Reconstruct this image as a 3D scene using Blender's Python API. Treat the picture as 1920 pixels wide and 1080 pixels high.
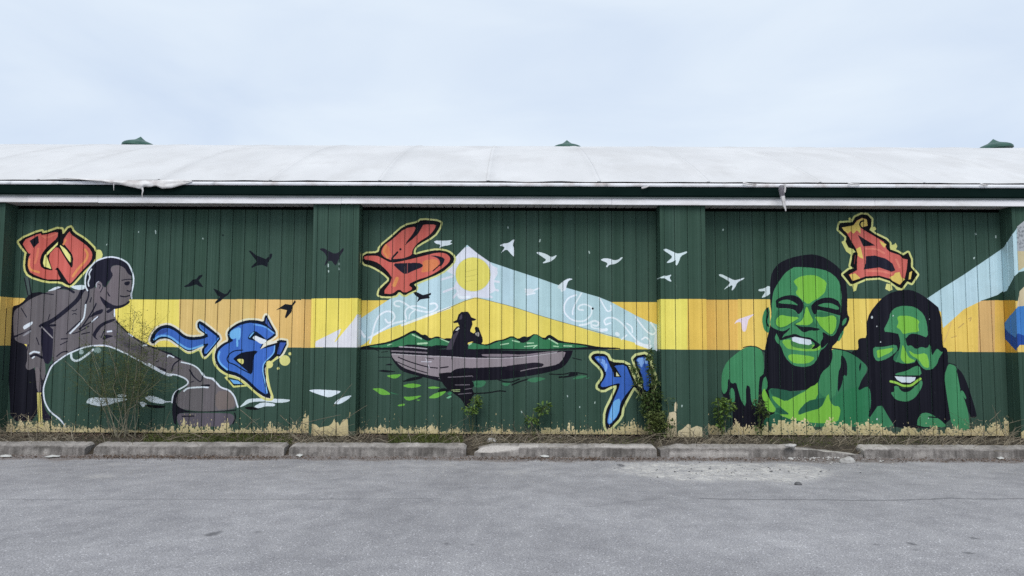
import bpy, bmesh, math, random
import numpy as np
from mathutils import Vector, Matrix, noise as mnoise
SC = bpy.context.scene
for o in list(bpy.data.objects): bpy.data.objects.remove(o)
COL = SC.collection
R = math.radians
random.seed(7)

# ---------------------------------------------------------------- camera, sky, sun, exposure
FPX = 1387.0                       # focal length in pixels of a 1920 wide frame
PITCH, ROLL = R(4.1), R(0.22)
CAM = Vector((0.0, -10.27, 1.46))
F_ = Vector((0, math.cos(PITCH), math.sin(PITCH)))
U0 = Vector((0, -math.sin(PITCH), math.cos(PITCH)))
R0 = Vector((1, 0, 0))
RV = R0 * math.cos(ROLL) + U0 * math.sin(ROLL)
UV_ = U0 * math.cos(ROLL) - R0 * math.sin(ROLL)
cd = bpy.data.cameras.new('camera'); cam = bpy.data.objects.new('camera', cd); COL.objects.link(cam)
cd.sensor_width = 36.0; cd.lens = FPX / 1920 * 36.0; cd.clip_end = 2000; cd.clip_start = 0.05
m = Matrix((RV, UV_, -F_)).transposed().to_4x4(); m.translation = CAM
cam.matrix_world = m
SC.camera = cam

SUN_EL, SUN_AZ = R(52), R(187)     # from behind the camera, veiled by thin cloud
W = bpy.data.worlds.new('World'); SC.world = W; W.use_nodes = True
nt = W.node_tree; nt.nodes.clear()
N = nt.nodes.new; L = nt.links.new
out = N('ShaderNodeOutputWorld')
sky = N('ShaderNodeTexSky'); sky.sky_type = 'NISHITA'; sky.sun_disc = False
sky.sun_elevation = SUN_EL; sky.sun_rotation = SUN_AZ
bg1 = N('ShaderNodeBackground'); bg1.inputs['Strength'].default_value = 0.06
L(sky.outputs[0], bg1.inputs[0])
tc = N('ShaderNodeTexCoord'); mp = N('ShaderNodeMapping'); mp.inputs['Scale'].default_value = (1.0, 1.0, 3.2)
L(tc.outputs['Generated'], mp.inputs[0])
n1 = N('ShaderNodeTexNoise'); n1.inputs['Scale'].default_value = 2.1; n1.inputs['Detail'].default_value = 5; n1.inputs['Roughness'].default_value = .5
n1.inputs['Distortion'].default_value = .5
L(mp.outputs[0], n1.inputs[0])
cr = N('ShaderNodeValToRGB'); cr.color_ramp.elements[0].position = .33; cr.color_ramp.elements[1].position = .64
cr.color_ramp.elements[0].color = (.640, .745, .900, 1); cr.color_ramp.elements[1].color = (.775, .865, .965, 1)
L(n1.outputs[0], cr.inputs[0])
bg2 = N('ShaderNodeBackground'); bg2.inputs['Strength'].default_value = 0.72
L(cr.outputs[0], bg2.inputs[0])
mx = N('ShaderNodeMixShader'); mx.inputs[0].default_value = 0.93
L(bg1.outputs[0], mx.inputs[1]); L(bg2.outputs[0], mx.inputs[2]); L(mx.outputs[0], out.inputs[0])

sd = bpy.data.lights.new('sun', 'SUN'); sd.energy = 1.5; sd.angle = R(38); sd.color = (1.0, .96, .9)
sun = bpy.data.objects.new('sun', sd); COL.objects.link(sun)
sun.location = (0, -20, 20)
sdir = Vector((math.sin(SUN_AZ) * math.cos(SUN_EL), math.cos(SUN_AZ) * math.cos(SUN_EL), math.sin(SUN_EL)))
sun.rotation_euler = sdir.to_track_quat('Z', 'Y').to_euler()
SC.view_settings.view_transform = 'Standard'; SC.view_settings.look = 'None'
SC.view_settings.exposure = 0.56; SC.view_settings.gamma = 1.0; SC.view_settings.use_curve_mapping = False
SC.render.engine = 'CYCLES'
SC.cycles.max_bounces = 6; SC.cycles.use_denoising = False

# ---------------------------------------------------------------- measuring: a point of the photograph to a point on a plane of the place
def ray(px, py): return F_ + RV * ((px - 960) / FPX) + UV_ * ((540 - py) / FPX)
def on_y(px, py, y):
    d = ray(px, py); t = (y - CAM.y) / d.y; return CAM + d * t
def on_z(px, py, z):
    d = ray(px, py); t = (z - CAM.z) / d.z; return CAM + d * t
def on_x(px, py, x):
    d = ray(px, py); t = (x - CAM.x) / d.x; return CAM + d * t

# ---------------------------------------------------------------- helpers
def link(o, parent=None):
    COL.objects.link(o)
    if parent is not None: o.parent = parent
    return o
def tag(o, label=None, cat=None, group=None, kind=None):
    if label: o['label'] = label
    if cat: o['category'] = cat
    if group: o['group'] = group
    if kind: o['kind'] = kind
    return o
def empty(name, loc=(0, 0, 0), parent=None):
    o = bpy.data.objects.new(name, None); o.location = loc; o.empty_display_size = .2
    return link(o, parent)
def mesh(name, verts, faces, mat, parent=None, smooth=False, loc=None):
    me = bpy.data.meshes.new(name); me.from_pydata([tuple(v) for v in verts], [], faces); me.update()
    if smooth: me.shade_smooth()
    if mat: me.materials.append(mat)
    o = bpy.data.objects.new(name, me)
    if loc is not None: o.location = loc
    return link(o, parent)
class MB:
    def __init__(s): s.v = []; s.f = []
    def add(s, vs, fs):
        k = len(s.v); s.v += [tuple(v) for v in vs]; s.f += [tuple(i + k for i in f) for f in fs]
    def box(s, x0, x1, y0, y1, z0, z1):
        s.add([(x0,y0,z0),(x1,y0,z0),(x1,y1,z0),(x0,y1,z0),(x0,y0,z1),(x1,y0,z1),(x1,y1,z1),(x0,y1,z1)],
              [(0,3,2,1),(4,5,6,7),(0,1,5,4),(1,2,6,5),(2,3,7,6),(3,0,4,7)])
    def tube(s, pts, r0, r1=None, n=4):
        r1 = r0 if r1 is None else r1
        pts = [Vector(p) for p in pts]; k = len(pts); vs = []; fs = []
        for i, p in enumerate(pts):
            t = (pts[min(i+1, k-1)] - pts[max(i-1, 0)])
            if t.length < 1e-9: t = Vector((0,0,1))
            t.normalize(); a = t.cross(Vector((0.3,1,0.1))).normalized(); b = t.cross(a)
            r = r0 + (r1 - r0) * i / max(1, k-1)
            for j in range(n):
                q = 2*math.pi*j/n; vs.append(p + a*(r*math.cos(q)) + b*(r*math.sin(q)))
        for i in range(k-1):
            for j in range(n):
                fs.append((i*n+j, i*n+(j+1)%n, (i+1)*n+(j+1)%n, (i+1)*n+j))
        fs.append(tuple(range(n))[::-1]); fs.append(tuple((k-1)*n+j for j in range(n)))
        s.add(vs, fs)
    def build(s, name, mat, parent=None, smooth=False): return mesh(name, s.v, s.f, mat, parent, smooth)
def bevel(o, w, seg=2):
    b = o.modifiers.new('bevel', 'BEVEL'); b.width = w; b.segments = seg; b.limit_method = 'ANGLE'; b.angle_limit = R(35); return o

def lin(c):
    return tuple((v/255/12.92 if v/255 <= .04045 else ((v/255+.055)/1.055)**2.4) for v in c)
# materials ---------------------------------------------------------------
def newmat(name, rough=.8, spec=.3):
    ma = bpy.data.materials.new(name); ma.use_nodes = True
    b = ma.node_tree.nodes['Principled BSDF']; b.inputs['Roughness'].default_value = rough
    b.inputs['Specular IOR Level'].default_value = spec
    return ma, ma.node_tree, b
def nd(nt, kind, **kw):
    n = nt.nodes.new(kind)
    for k, v in kw.items():
        if k in n.inputs: n.inputs[k].default_value = v
        else: setattr(n, k, v)
    return n
def noise_mat(name, c0, c1, scale=8, detail=6, rough=.85, bump=.0, bscale=60, spec=.3, stretch=(1,1,1), c2=None, s2=1.5, objrand=0.0, p0=.3, p1=.7):
    ma, nt, b = newmat(name, rough, spec); L = nt.links.new
    tc = nd(nt, 'ShaderNodeTexCoord'); mp = nd(nt, 'ShaderNodeMapping', Scale=stretch); L(tc.outputs['Object'], mp.inputs[0])
    n = nd(nt, 'ShaderNodeTexNoise', Scale=scale, Detail=detail, Roughness=.6); L(mp.outputs[0], n.inputs['Vector'])
    r = nd(nt, 'ShaderNodeValToRGB'); e = r.color_ramp.elements
    e[0].position = p0; e[1].position = p1; e[0].color = (*c0, 1); e[1].color = (*c1, 1); L(n.outputs[0], r.inputs[0])
    c = r.outputs[0]
    if c2:
        n2 = nd(nt, 'ShaderNodeTexNoise', Scale=s2, Detail=5, Roughness=.6); L(mp.outputs[0], n2.inputs['Vector'])
        r2 = nd(nt, 'ShaderNodeValToRGB'); r2.color_ramp.elements[0].position = .48; r2.color_ramp.elements[1].position = .72
        L(n2.outputs[0], r2.inputs[0])
        mx = nd(nt, 'ShaderNodeMix', data_type='RGBA'); L(r2.outputs[0], mx.inputs[0]); L(c, mx.inputs[6]); mx.inputs[7].default_value = (*c2, 1)
        c = mx.outputs[2]
    if objrand:
        oi = nd(nt, 'ShaderNodeObjectInfo'); hs = nd(nt, 'ShaderNodeHueSaturation')
        mr = nd(nt, 'ShaderNodeMapRange'); mr.inputs[3].default_value = 1-objrand; mr.inputs[4].default_value = 1+objrand
        L(oi.outputs['Random'], mr.inputs[0]); L(mr.outputs[0], hs.inputs['Value']); L(c, hs.inputs['Color']); c = hs.outputs[0]
    L(c, b.inputs['Base Color'])
    if bump:
        nb = nd(nt, 'ShaderNodeTexNoise', Scale=bscale, Detail=4); L(mp.outputs[0], nb.inputs['Vector'])
        bp = nd(nt, 'ShaderNodeBump', Strength=bump, Distance=.01); L(nb.outputs[0], bp.inputs['Height']); L(bp.outputs[0], b.inputs['Normal'])
    return ma

# ---------------------------------------------------------------- the mural: paint shapes measured on the photograph, laid on the wall plane
YB = 0.25                          # bay wall plane; pillar fronts stand at y = 0
PPM = 300                          # paint resolution, samples per metre
MX0, MX1, MZ0, MZ1 = -8.0, 8.0, -0.15, 3.75
MW, MH = int((MX1-MX0)*PPM), int((MZ1-MZ0)*PPM)
GREEN = (57, 79, 69)
def canvas(w, h, c):
    a = np.empty((h, w, 3), np.float32); a[:] = np.array(c, np.float32); return a
IMG = {'b': canvas(MW, MH, GREEN), 'p': canvas(MW, MH, GREEN), 's': canvas(120, MH, GREEN)}
XS3 = on_y(1905, 600, 0.0).x       # the last pillar's side
TX = dict(A=0, B=280, C=560, D=840, E=1100, F=1340, G=1600); TY = {'1': 360, '2': 540, '3': 700}
def pts_of(tile, s):
    ox, oy = TX[tile[0]], TY[tile[1]]
    v = [float(q) for q in s.replace(',', ' ').split()]
    return [(ox + v[i]/6, oy + v[i+1]/6) for i in range(0, len(v), 2)]
def to_img(pl, pp):
    o = []
    for x, y in pp:
        if pl == 's':
            p = on_x(x, y, XS3); o.append(((p.y) / .30 * 120, (p.z - MZ0) * PPM))
        else:
            p = on_y(x, y, YB if pl == 'b' else 0.0); o.append(((p.x - MX0) * PPM, (p.z - MZ0) * PPM))
    return np.array(o, np.float64)
def chaikin(p, n=1, closed=True):
    for _ in range(n):
        q = []
        k = len(p); rng = range(k if closed else k-1)
        if not closed: q.append(p[0])
        for i in rng:
            a, b = p[i], p[(i+1) % k]; q += [a*.78+b*.22, a*.22+b*.78]
        if not closed: q.append(p[-1])
        p = np.array(q)
    return p
def fill_img(pl, P, c, a=1.0):
    im = IMG[pl]; H, Wd = im.shape[:2]
    x0 = max(0, int(P[:,0].min())); x1 = min(Wd, int(P[:,0].max())+2); y0 = max(0, int(P[:,1].min())); y1 = min(H, int(P[:,1].max())+2)
    if x1 <= x0 or y1 <= y0: return
    xs = np.arange(x0, x1)+.5; sub = im[y0:y1, x0:x1]
    A = P; B = np.roll(P, -1, 0)
    for r in range(y0, y1):
        y = r+.5; hit = (A[:,1] <= y) != (B[:,1] <= y)
        if not hit.any(): continue
        a_, b_ = A[hit], B[hit]
        xc = np.sort(a_[:,0] + (y-a_[:,1])*(b_[:,0]-a_[:,0])/(b_[:,1]-a_[:,1]))
        for i in range(0, len(xc)-1, 2):
            i0 = max(x0, int(round(xc[i]))); i1 = min(x1, int(round(xc[i+1])))
            if i1 > i0:
                row = im[r, i0:i1]; row[:] = row*(1-a) + np.array(c, np.float32)*a
def Fp(tile, c, s, sm=1, pl='b', a=1.0): fill_img(pl, chaikin(to_img(pl, pts_of(tile, s)), sm), c, a)
def stroke_img(pl, P, c, w, closed=False, a=1.0):
    im = IMG[pl]; H, Wd = im.shape[:2]; k = len(P)
    for i in range(k if closed else k-1):
        p, q = P[i], P[(i+1) % k]
        x0 = max(0, int(min(p[0], q[0])-w)); x1 = min(Wd, int(max(p[0], q[0])+w)+2); y0 = max(0, int(min(p[1], q[1])-w)); y1 = min(H, int(max(p[1], q[1])+w)+2)
        if x1 <= x0 or y1 <= y0: continue
        yy, xx = np.mgrid[y0:y1, x0:x1]; d = q-p; l2 = (d**2).sum()+1e-9
        t = np.clip(((xx-p[0])*d[0]+(yy-p[1])*d[1])/l2, 0, 1)
        msk = (xx-p[0]-t*d[0])**2+(yy-p[1]-t*d[1])**2 < w*w
        sub = im[y0:y1, x0:x1]; sub[msk] = sub[msk]*(1-a) + np.array(c, np.float32)*a
def Sp(tile, c, w, s, closed=False, pl='b', sm=2, a=1.0):
    P = chaikin(to_img(pl, pts_of(tile, s)), sm, closed)
    stroke_img(pl, P, c, w/6/132*PPM/2, closed, a)
def Ep(tile, c, x, y, rx, ry=None, pl='b', a=1.0):
    ry = ry or rx
    Fp(tile, c, ' '.join('%f,%f' % (x+rx*math.cos(t*.2617994), y+ry*math.sin(t*.2617994)) for t in range(24)), 1, pl, a)
def Q(c, pp, pl='b', sm=0, a=1.0):    # points given in whole photograph pixels
    v = [float(q) for q in pp.replace(',', ' ').split()]
    fill_img(pl, chaikin(to_img(pl, [(v[i], v[i+1]) for i in range(0, len(v), 2)]), sm), c, a)
def letter(tile, halo, hw, outer, pl='b', black=(22, 22, 26), h2=None):
    Sp(tile, halo, hw*.74+12, outer, True, pl, 1); Fp(tile, black, outer, 1, pl); Sp(tile, black, 12, outer, True, pl, 1)

BLK = (27, 27, 36); NAVY = (33, 33, 46); INK = (20, 20, 24); WHT = (212, 220, 230)
RED = (197, 99, 90); ORG = (216, 142, 88); PALE = (206, 205, 128)
GRY = (105, 100, 104); YEL = (229, 209, 104); TAN = (214, 182, 116); LBL = (181, 208, 216); SWL = (228, 236, 243)
BLU = (66, 108, 190); LTB = (112, 172, 228); MID = (68, 132, 92); BRI = (124, 184, 72); DKG = (44, 92, 72)
PEEL = (198, 184, 142)

# --- bands of yellow
for pp, c in (('-40,556 46,559 46,649 -40,648', (221, 188, 104)), ('44,560 220,561 220,650 44,649', YEL), ('218,561 337,562 337,651 218,650', (231, 214, 108)),
              ('336,561.5 470,561 470,651 336,651', (218, 186, 120)), ('469,561 600,563 600,652 469,651', (221, 184, 116)), ('565,561 600,562 600,652 565,652', (214, 178, 112)),
              ('660,563 745,563 745,652 660,652', (222, 196, 96)), ('735,563 1100,564 1100,655 735,652', YEL), ('1098,566 1290,567 1290,656 1098,653', (224, 192, 92)),
              ('1290,562 1400,562 1400,656 1290,656', (222, 182, 98)), ('1383,561 1480,561 1480,656 1383,656', (228, 196, 104)), ('1470,560 1640,560 1640,656 1470,656', (229, 200, 104)),
              ('1630,560 1836,563 1836,660 1630,658', (226, 194, 100)), ('1834,563 1866,562 1866,660 1834,660', (208, 170, 112)), ('1865,563 1960,564 1960,662 1865,660', (216, 178, 90))):
    Q(c, pp)
for pp, c in (('550,560.5 590,560 590,652 550,652', (226, 206, 100)), ('589,559.5 690,559 690,651 589,651.5', (231, 214, 104)),
              ('1225,561 1290,560.5 1290,655.5 1225,655', (230, 217, 108)), ('1289,560.5 1340,561 1340,656 1289,655.5', (225, 188, 92))):
    Q(c, pp, 'p')
for y0, y1 in ((563, 661),): Q((196, 156, 66), '1870,%d 1925,%d 1925,%d 1870,%d' % (y0, y0, y1, y1), 's')
Q((221, 188, 104), '-60,556 16,556 16,648 -60,648', 'p'); Q((222, 190, 110), '1890,564 1990,564 1990,661 1890,660', 'p')

# --- bay one: the stone thrower's letter, figure, stone
Fp('A1', PALE, '1085,650 1140,650 1165,720 1110,780 1070,760')
o = '210,550 465,440 480,480 690,405 705,500 790,390 820,460 960,545 1075,660 1065,775 930,900 810,1040 770,1050 690,1000 520,1000 330,940 285,860 300,700 315,690 245,610'
letter('A1', PALE, 62, o)
Fp('A1', RED, '240,555 455,460 475,490 655,440 650,515 540,610 475,690 448,780 470,860 590,885 640,870 660,930 690,985 600,985 520,985 345,915 315,850 320,740 350,690 320,695')
Fp('A1', RED, '650,600 720,720 800,850 820,850 828,720 760,630 700,560 785,435 800,475 900,545 1000,620 1045,690 1030,775 920,890 800,1030 775,1030 690,900 650,840 610,885 590,880 540,715')
Fp('A1', (226, 222, 140), '655,560 530,680 500,720 485,800 500,840 580,868 525,720 650,592', 0)
Fp('A1', (226, 222, 140), '665,585 740,640 800,720 805,790 790,795 720,690')
Fp('A1', BLK, '335,550 430,490 440,570 380,630', 0)
Sp('A1', ORG, 24, '330,760 322,830 345,880 440,905'); Sp('A1', ORG, 26, '960,650 990,700 970,770 880,860 820,950')
Sp('A1', (214, 122, 96), 26, '430,640 420,720 395,800'); Sp('A1', ORG, 20, '715,590 740,540'); Sp('A1', (214, 118, 100), 20, '480,500 520,520 640,470')
# figure
Sp('A2', (70, 84, 82), 46, '300,-110 335,60'); Sp('A2', BLK, 12, '275,-110 315,80'); Sp('A2', BLK, 12, '325,-110 355,100')
Fp('A2', BLK, '130,210 240,180 340,60 480,40 480,90 240,260 170,400 180,600 300,640 320,760 300,900 400,900 430,1080 420,1500 120,1500 110,1200 95,960 110,650 130,400')
Fp('A2', GRY, '150,330 165,250 240,200 350,120 480,65 640,10 830,30 950,0 1080,-20 1120,80 1180,180 1290,200 1310,380 1430,490 1560,580 1740,670 1930,740 1930,985 1870,975 1700,885 1480,765 1260,665 1100,640 900,680 760,750 600,850 590,790 600,560 460,430 470,620 300,640 180,600 155,540')
Fp('A2', (38, 36, 52), '450,430 600,440 600,560 590,800 545,860 500,840 470,760 460,640')
Fp('A2', (36, 34, 48), '430,900 470,900 520,1000 560,860 600,850 500,1080 490,1300 520,1390 600,1480 480,1500 460,1300')
Fp('A2', GRY, '320,470 440,380 465,470 460,620 475,700 480,780 510,850 515,960 495,1035 470,1030 455,930 440,890 390,895 320,930 285,890 310,800 300,640')
Fp('A3', (120, 112, 116), '395,-70 440,-70 458,0 465,210 420,210 400,0')
Fp('A3', (204, 194, 122), '418,215 465,215 480,540 485,620 420,620 430,540', 0); Sp('A3', BLK, 8, '462,240 450,400 465,600')
for s, w in (('930,20 880,130 770,230 610,360 470,425', 46), ('1000,0 1000,90 960,190', 18), ('1080,60 1095,150 1060,230 1000,330 900,470', 16), ('890,460 1000,400 1110,330', 14),
             ('1120,80 1160,170 1210,220', 22), ('750,515 850,420 930,350', 14), ('820,515 900,490 1000,430', 12), ('810,255 840,262 865,238', 9), ('815,300 840,285 862,298', 9),
             ('160,545 250,515 345,465', 14), ('690,575 760,570', 12), ('1310,380 1430,500 1560,600 1740,685 1930,745', 16), ('600,850 760,745 900,670', 20), ('480,60 600,75', 12), ('640,10 740,-10 830,50', 26),
             ('900,120 920,60 990,-10', 16), ('1030,110 1015,160', 12), ('920,520 1010,500', 12)): Sp('A2', NAVY, w, s)
Fp('A2', NAVY, '1000,340 1060,270 1170,230 1155,285 1070,310 1010,335'); Fp('A2', NAVY, '1170,380 1290,340 1305,365 1160,420 1070,540 1110,590 1060,560 1040,520 1100,430')
Sp('A2', NAVY, 26, '450,430 620,420'); Sp('A2', (150, 146, 150), 14, '470,440 590,560')
for s, w in (('965,190 955,280 945,340 890,410 790,510', 18), ('1035,380 1100,325', 14), ('1210,492 1265,485', 18), ('1290,240 1290,320', 14), ('1450,515 1490,545', 16), ('1600,650 1650,645', 18), ('1840,740 1900,745', 16),
             ('340,740 380,715 440,728', 20), ('365,790 385,775', 16)): Sp('A2', WHT, w, s)
Fp('A2', WHT, '258,430 330,390 372,375 368,408 300,455 270,470'); Fp('A2', WHT, '255,532 345,470 355,490 262,548')
Sp('A2', NAVY, 26, '350,770 400,745 475,785'); Fp('A2', (205, 214, 222), '525,40 640,-20 700,-10 600,30'); Fp('A2', (205, 218, 224), '780,-20 960,-40 950,20 860,20')
for w, s in ((10, '240,230 300,330'), (9, '560,300 540,360'), (12, '1380,620 1480,690 1560,700'), (10, '1560,640 1640,700'), (12, '1700,720 1720,760'), (9, '1750,800 1790,830'), (12, '1180,470 1140,560'), (10, '680,640 760,600'), (14, '640,770 700,720 760,715'), (10, '320,640 300,720'), (12, '150,560 200,540'), (10, '410,560 440,640')): Sp('A2', NAVY, w, s)
Fp('A2', NAVY, '1400,610 1500,640 1620,690 1560,690 1460,660'); Fp('A2', NAVY, '1180,520 1290,540 1230,560 1150,590'); Fp('A2', (88, 83, 90), '1250,440 1420,560 1600,680 1780,740 1780,790 1500,720 1300,600', a=.8); Fp('A2', (92, 87, 94), '360,430 300,470 230,540 180,600 300,640 330,560', a=.6)
for _ in range(150): Ep('B3', random.choice(((150, 134, 118), (88, 80, 80), (134, 122, 112))), random.uniform(720, 950), random.uniform(190, 410), random.uniform(5, 11), a=.6)
# head
Fp('A1', (108, 101, 105), '1260,835 1330,820 1400,850 1440,920 1475,925 1480,1000 1492,1090 1465,1120 1475,1170 1450,1230 1400,1265 1330,1295 1280,1300 1180,1290 1060,1240 1020,1140 1080,1080 1130,1040 1190,1080 1250,980 1275,930 1245,880')
Fp('A1', NAVY, '990,1100 970,1040 975,960 1010,860 1080,780 1200,735 1330,745 1430,800 1480,900 1486,950 1440,920 1400,850 1330,820 1260,830 1245,880 1275,930 1250,980 1205,1020 1190,1090 1150,1020 1090,1020 1060,1080')
Fp('A1', (116, 108, 113), '1075,1030 1110,1000 1148,1020 1158,1070 1130,1120 1095,1110'); Sp('A1', (176, 182, 190), 8, '1085,1070 1082,1030 1112,1008'); Sp('A1', NAVY, 9, '1110,1040 1135,1050 1120,1085'); Sp('A1', NAVY, 9, '1150,1015 1165,1070 1130,1128')
Sp('A1', NAVY, 10, '1370,995 1420,985 1475,985'); Fp('A1', NAVY, '1395,1015 1465,1000 1455,1050 1405,1050'); Sp('A1', NAVY, 12, '1430,1110 1465,1125 1485,1080')
Sp('A1', NAVY, 14, '1355,1172 1400,1182 1460,1165'); Fp('A1', NAVY, '1200,1105 1250,1180 1220,1170'); Fp('A1', NAVY, '1120,1160 1200,1230 1300,1285 1400,1265 1460,1215 1460,1250 1380,1300 1290,1320 1200,1300 1150,1240')
Fp('A1', NAVY, '1190,1340 1290,1285 1300,1310 1215,1370')
Sp('A1', WHT, 17, '985,1110 958,1060 960,960 985,890 1030,830 1090,770 1230,727 1350,747 1440,800 1480,880 1505,960 1502,1040 1488,1100 1475,1150 1480,1200')
Sp('A1', WHT, 15, '1030,870 1000,920 1015,960 990,1020 1000,1060')
# outline of the crouching leg and belly
Sp('A2', WHT, 17, '720,1590 735,1560 680,1480 560,1390 500,1280 485,1150 500,1080 550,940 590,865 700,785 760,745 900,685 1000,655 1150,645 1250,660 1480,770 1700,890 1870,982 1930,985')
Sp('A2', (200, 212, 218), 24, '800,740 805,800 860,830 960,770 1050,695'); Ep('A2', (150, 168, 168), 915, 720, 30, 26); Ep('A2', (120, 142, 136), 1100, 700, 42, 34)
# arm and stone
Fp('B2', GRY, '-10,640 100,690 340,800 440,840 560,900 620,990 720,1010 780,1080 780,1130 430,1130 425,1040 300,975 190,970 -10,850')
Fp('B3', GRY, '300,330 310,250 380,180 440,150 440,60 640,40 720,70 790,160 900,190 970,260 985,350 950,410 600,430 400,410 330,380')
Fp('B3', (122, 110, 104), '745,200 900,200 955,270 960,370 900,400 745,410', a=.7)
Sp('B2', NAVY, 18, '-10,650 200,730 350,805'); Sp('B2', NAVY, 15, '340,810 270,860 252,935'); Fp('B2', NAVY, '60,870 195,915 180,945'); Sp('B2', NAVY, 9, '80,830 105,820')
Sp('B2', NAVY, 12, '450,920 500,1000 570,1060 590,1040'); Sp('B2', NAVY, 10, '600,960 590,1040'); Sp('B2', NAVY, 10, '470,1060 500,1050'); Fp('B2', NAVY, '440,915 480,940 500,990 530,1030 490,1000')
for s in ('360,835 480,860 560,910 610,1000 720,1020', '205,775 215,752 275,780'): Sp('B2', WHT, 15, s)
Sp('B2', WHT, 16, '1930,985' if 0 else '-10,850 190,970 300,975 410,1020 440,1060 420,1095 300,1160 262,1220 255,1290')
Fp('B3', BLK, '270,260 300,200 345,175 310,250 300,340 330,380 430,425 600,432 950,412 985,400 970,425 600,437 420,440 330,450 300,540 300,580 275,560 255,420')
Fp('B3', (96, 90, 100), '312,470 350,445 900,445 960,480 950,540 900,600 350,600 312,540'); Sp('B3', BLK, 14, '960,450 972,500 940,570'); Sp('B3', BLK, 12, '370,485 500,482')
Fp('B3', BLK, '580,128 690,122 680,150 585,145'); Sp('B3', WHT, 18, '390,200 430,165 600,155 660,160'); Sp('B3', WHT, 18, '600,0 620,45 710,60 760,110 800,160 900,190 960,260 995,380')
for t, s in (('A3', '965,330 1010,270 1200,275 1440,282 1430,300 1250,345 1140,375 1010,345'), ('A3', '1315,240 1400,235 1435,255 1380,270 1330,265'), ('A3', '1625,270 1700,245 1800,280 1885,320 1830,345 1720,330 1670,310'),
             ('A3', '1558,315 1620,322 1660,345 1610,385 1580,350'), ('B3', '1010,385 1050,345 1100,292 1180,280 1590,290 1570,320 1460,335 1300,315 1150,320 1050,372'), ('B3', '1170,375 1270,322 1420,340 1410,372 1300,370 1230,395')): Fp(t, (204, 216, 222), s)
Fp('A3', INK, '1620,352 1850,362 1865,385 1750,395 1640,368'); Fp('B3', INK, '1060,385 1150,370 1240,400 1275,385 1220,412 1120,410'); Sp('B3', WHT, 9, '190,322 258,320')
# blue arrow and letter
o = '10,590 40,510 110,440 210,415 310,465 400,545 480,560 600,550 640,520 550,460 545,395 575,375 700,470 805,560 750,630 640,760 615,772 590,700 640,640 590,650 480,705 420,705 330,640 240,575 180,562 100,572 40,630'
letter('B2', (222, 216, 196), 58, o, black=(16, 26, 44)); Sp('B2', PALE, 16, '330,660 420,735 480,735 565,690 590,770 620,800 660,770 760,650')
Fp('B2', (62, 102, 182), '48,585 72,520 130,462 210,447 290,480 380,560 470,590 600,575 680,540 562,440 572,402 690,490 785,560 740,620 640,740 620,740 610,700 680,620 590,635 470,680 420,680 340,620 250,550 180,530 100,550')
Sp('B2', LTB, 22, '55,580 110,540 190,535 260,565 350,640 430,688 480,688 600,645'); Sp('B2', (90, 150, 220), 10, '570,410 568,450 640,510'); Sp('B2', (90, 150, 220), 10, '640,735 740,620 780,565')
Fp('B2', (48, 62, 120), '110,480 200,450 200,500 90,530', a=.6)
o = '740,760 760,690 830,630 900,600 880,510 910,460 1000,400 1100,368 1200,368 1290,388 1300,330 1315,308 1360,400 1430,520 1370,570 1335,585 1300,610 1250,690 1330,640 1430,615 1470,588 1555,603 1480,760 1430,770 1310,860 1290,920 1312,1080 1372,1240 1300,1225 1200,1160 1100,1060 1000,990 860,955 790,905 750,830'
letter('B2', (224, 219, 192), 60, o, black=(18, 26, 44)); Sp('B2', PALE, 24, '725,700 715,800 750,890 860,975 1000,1020 1100,1090 1230,1210 1300,1255 1400,1260 1345,1110 1320,930 1335,870 1440,780')
Fp('B2', BLU, '762,760 782,700 845,645 910,612 950,592 895,530 902,505 930,470 1010,420 1110,392 1200,395 1290,420 1340,465 1410,515 1350,560 1290,600 1235,690 1340,668 1418,642 1410,740 1290,840 1265,920 1290,1080 1335,1215 1220,1140 1120,1040 1010,960 870,920 800,860 772,820')
Fp('B2', (66, 92, 160), '1305,395 1316,332 1350,400 1385,470 1340,430', 0); Fp('B2', (60, 88, 168), '1472,612 1540,614 1470,750 1440,742 1455,660', 0); Sp('B2', INK, 22, '1445,605 1420,760')
Fp('B2', (16, 26, 44), '1105,572 1130,520 1190,478 1260,530 1330,590 1240,600 1165,590'); Fp('B2', (218, 226, 232), '1160,560 1190,530 1250,560 1335,590 1270,640 1180,580'); Fp('B2', LTB, '1120,550 1160,500 1190,492 1150,540 1130,565')
Fp('B2', (224, 222, 205), '1250,690 1290,620 1430,590 1440,615 1330,645', 0)
Fp('B2', (18, 22, 38), '945,795 1000,750 1050,722 1235,700 1170,770 1165,950 1140,965 1040,880 950,805'); Sp('B2', (18, 26, 44), 12, '1050,700 960,705 900,740 870,800 890,840 960,862 1040,915 1140,965')
Fp('B2', (220, 212, 130), '985,800 1060,795 1065,840 1045,862 1000,825'); Fp('B2', (118, 182, 234), '892,520 930,472 1030,432 1030,540 1012,592 990,560 930,580 900,540'); Sp('B2', (118, 182, 234), 22, '988,570 990,652')
Sp('B2', (104, 160, 222), 16, '1180,412 1300,432 1400,510'); Sp('B2', LTB, 20, '790,720 772,790 800,855 875,918'); Sp('B2', (120, 176, 230), 13, '1410,650 1402,740 1285,842 1272,930 1300,1060 1325,1180')
for x, y, r in ((1525, 815, 60), (1350, 860, 42), (1582, 740, 18), (1450, 905, 15)): Ep('B2', (210, 207, 132), x, y, r)
Sp('B3', PALE, 20, '858,48 900,35 1000,60 1100,138 950,152', True, sm=0); Fp('B3', INK, '885,58 1000,70 1075,130 948,135', 0); Fp('B3', LTB, '905,66 1000,82 1050,122 950,118', 0)
Fp('B3', BLU, '890,-5 1040,-5 1120,90 1200,170 1330,240 1290,100 1270,-5') if 0 else None
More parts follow.
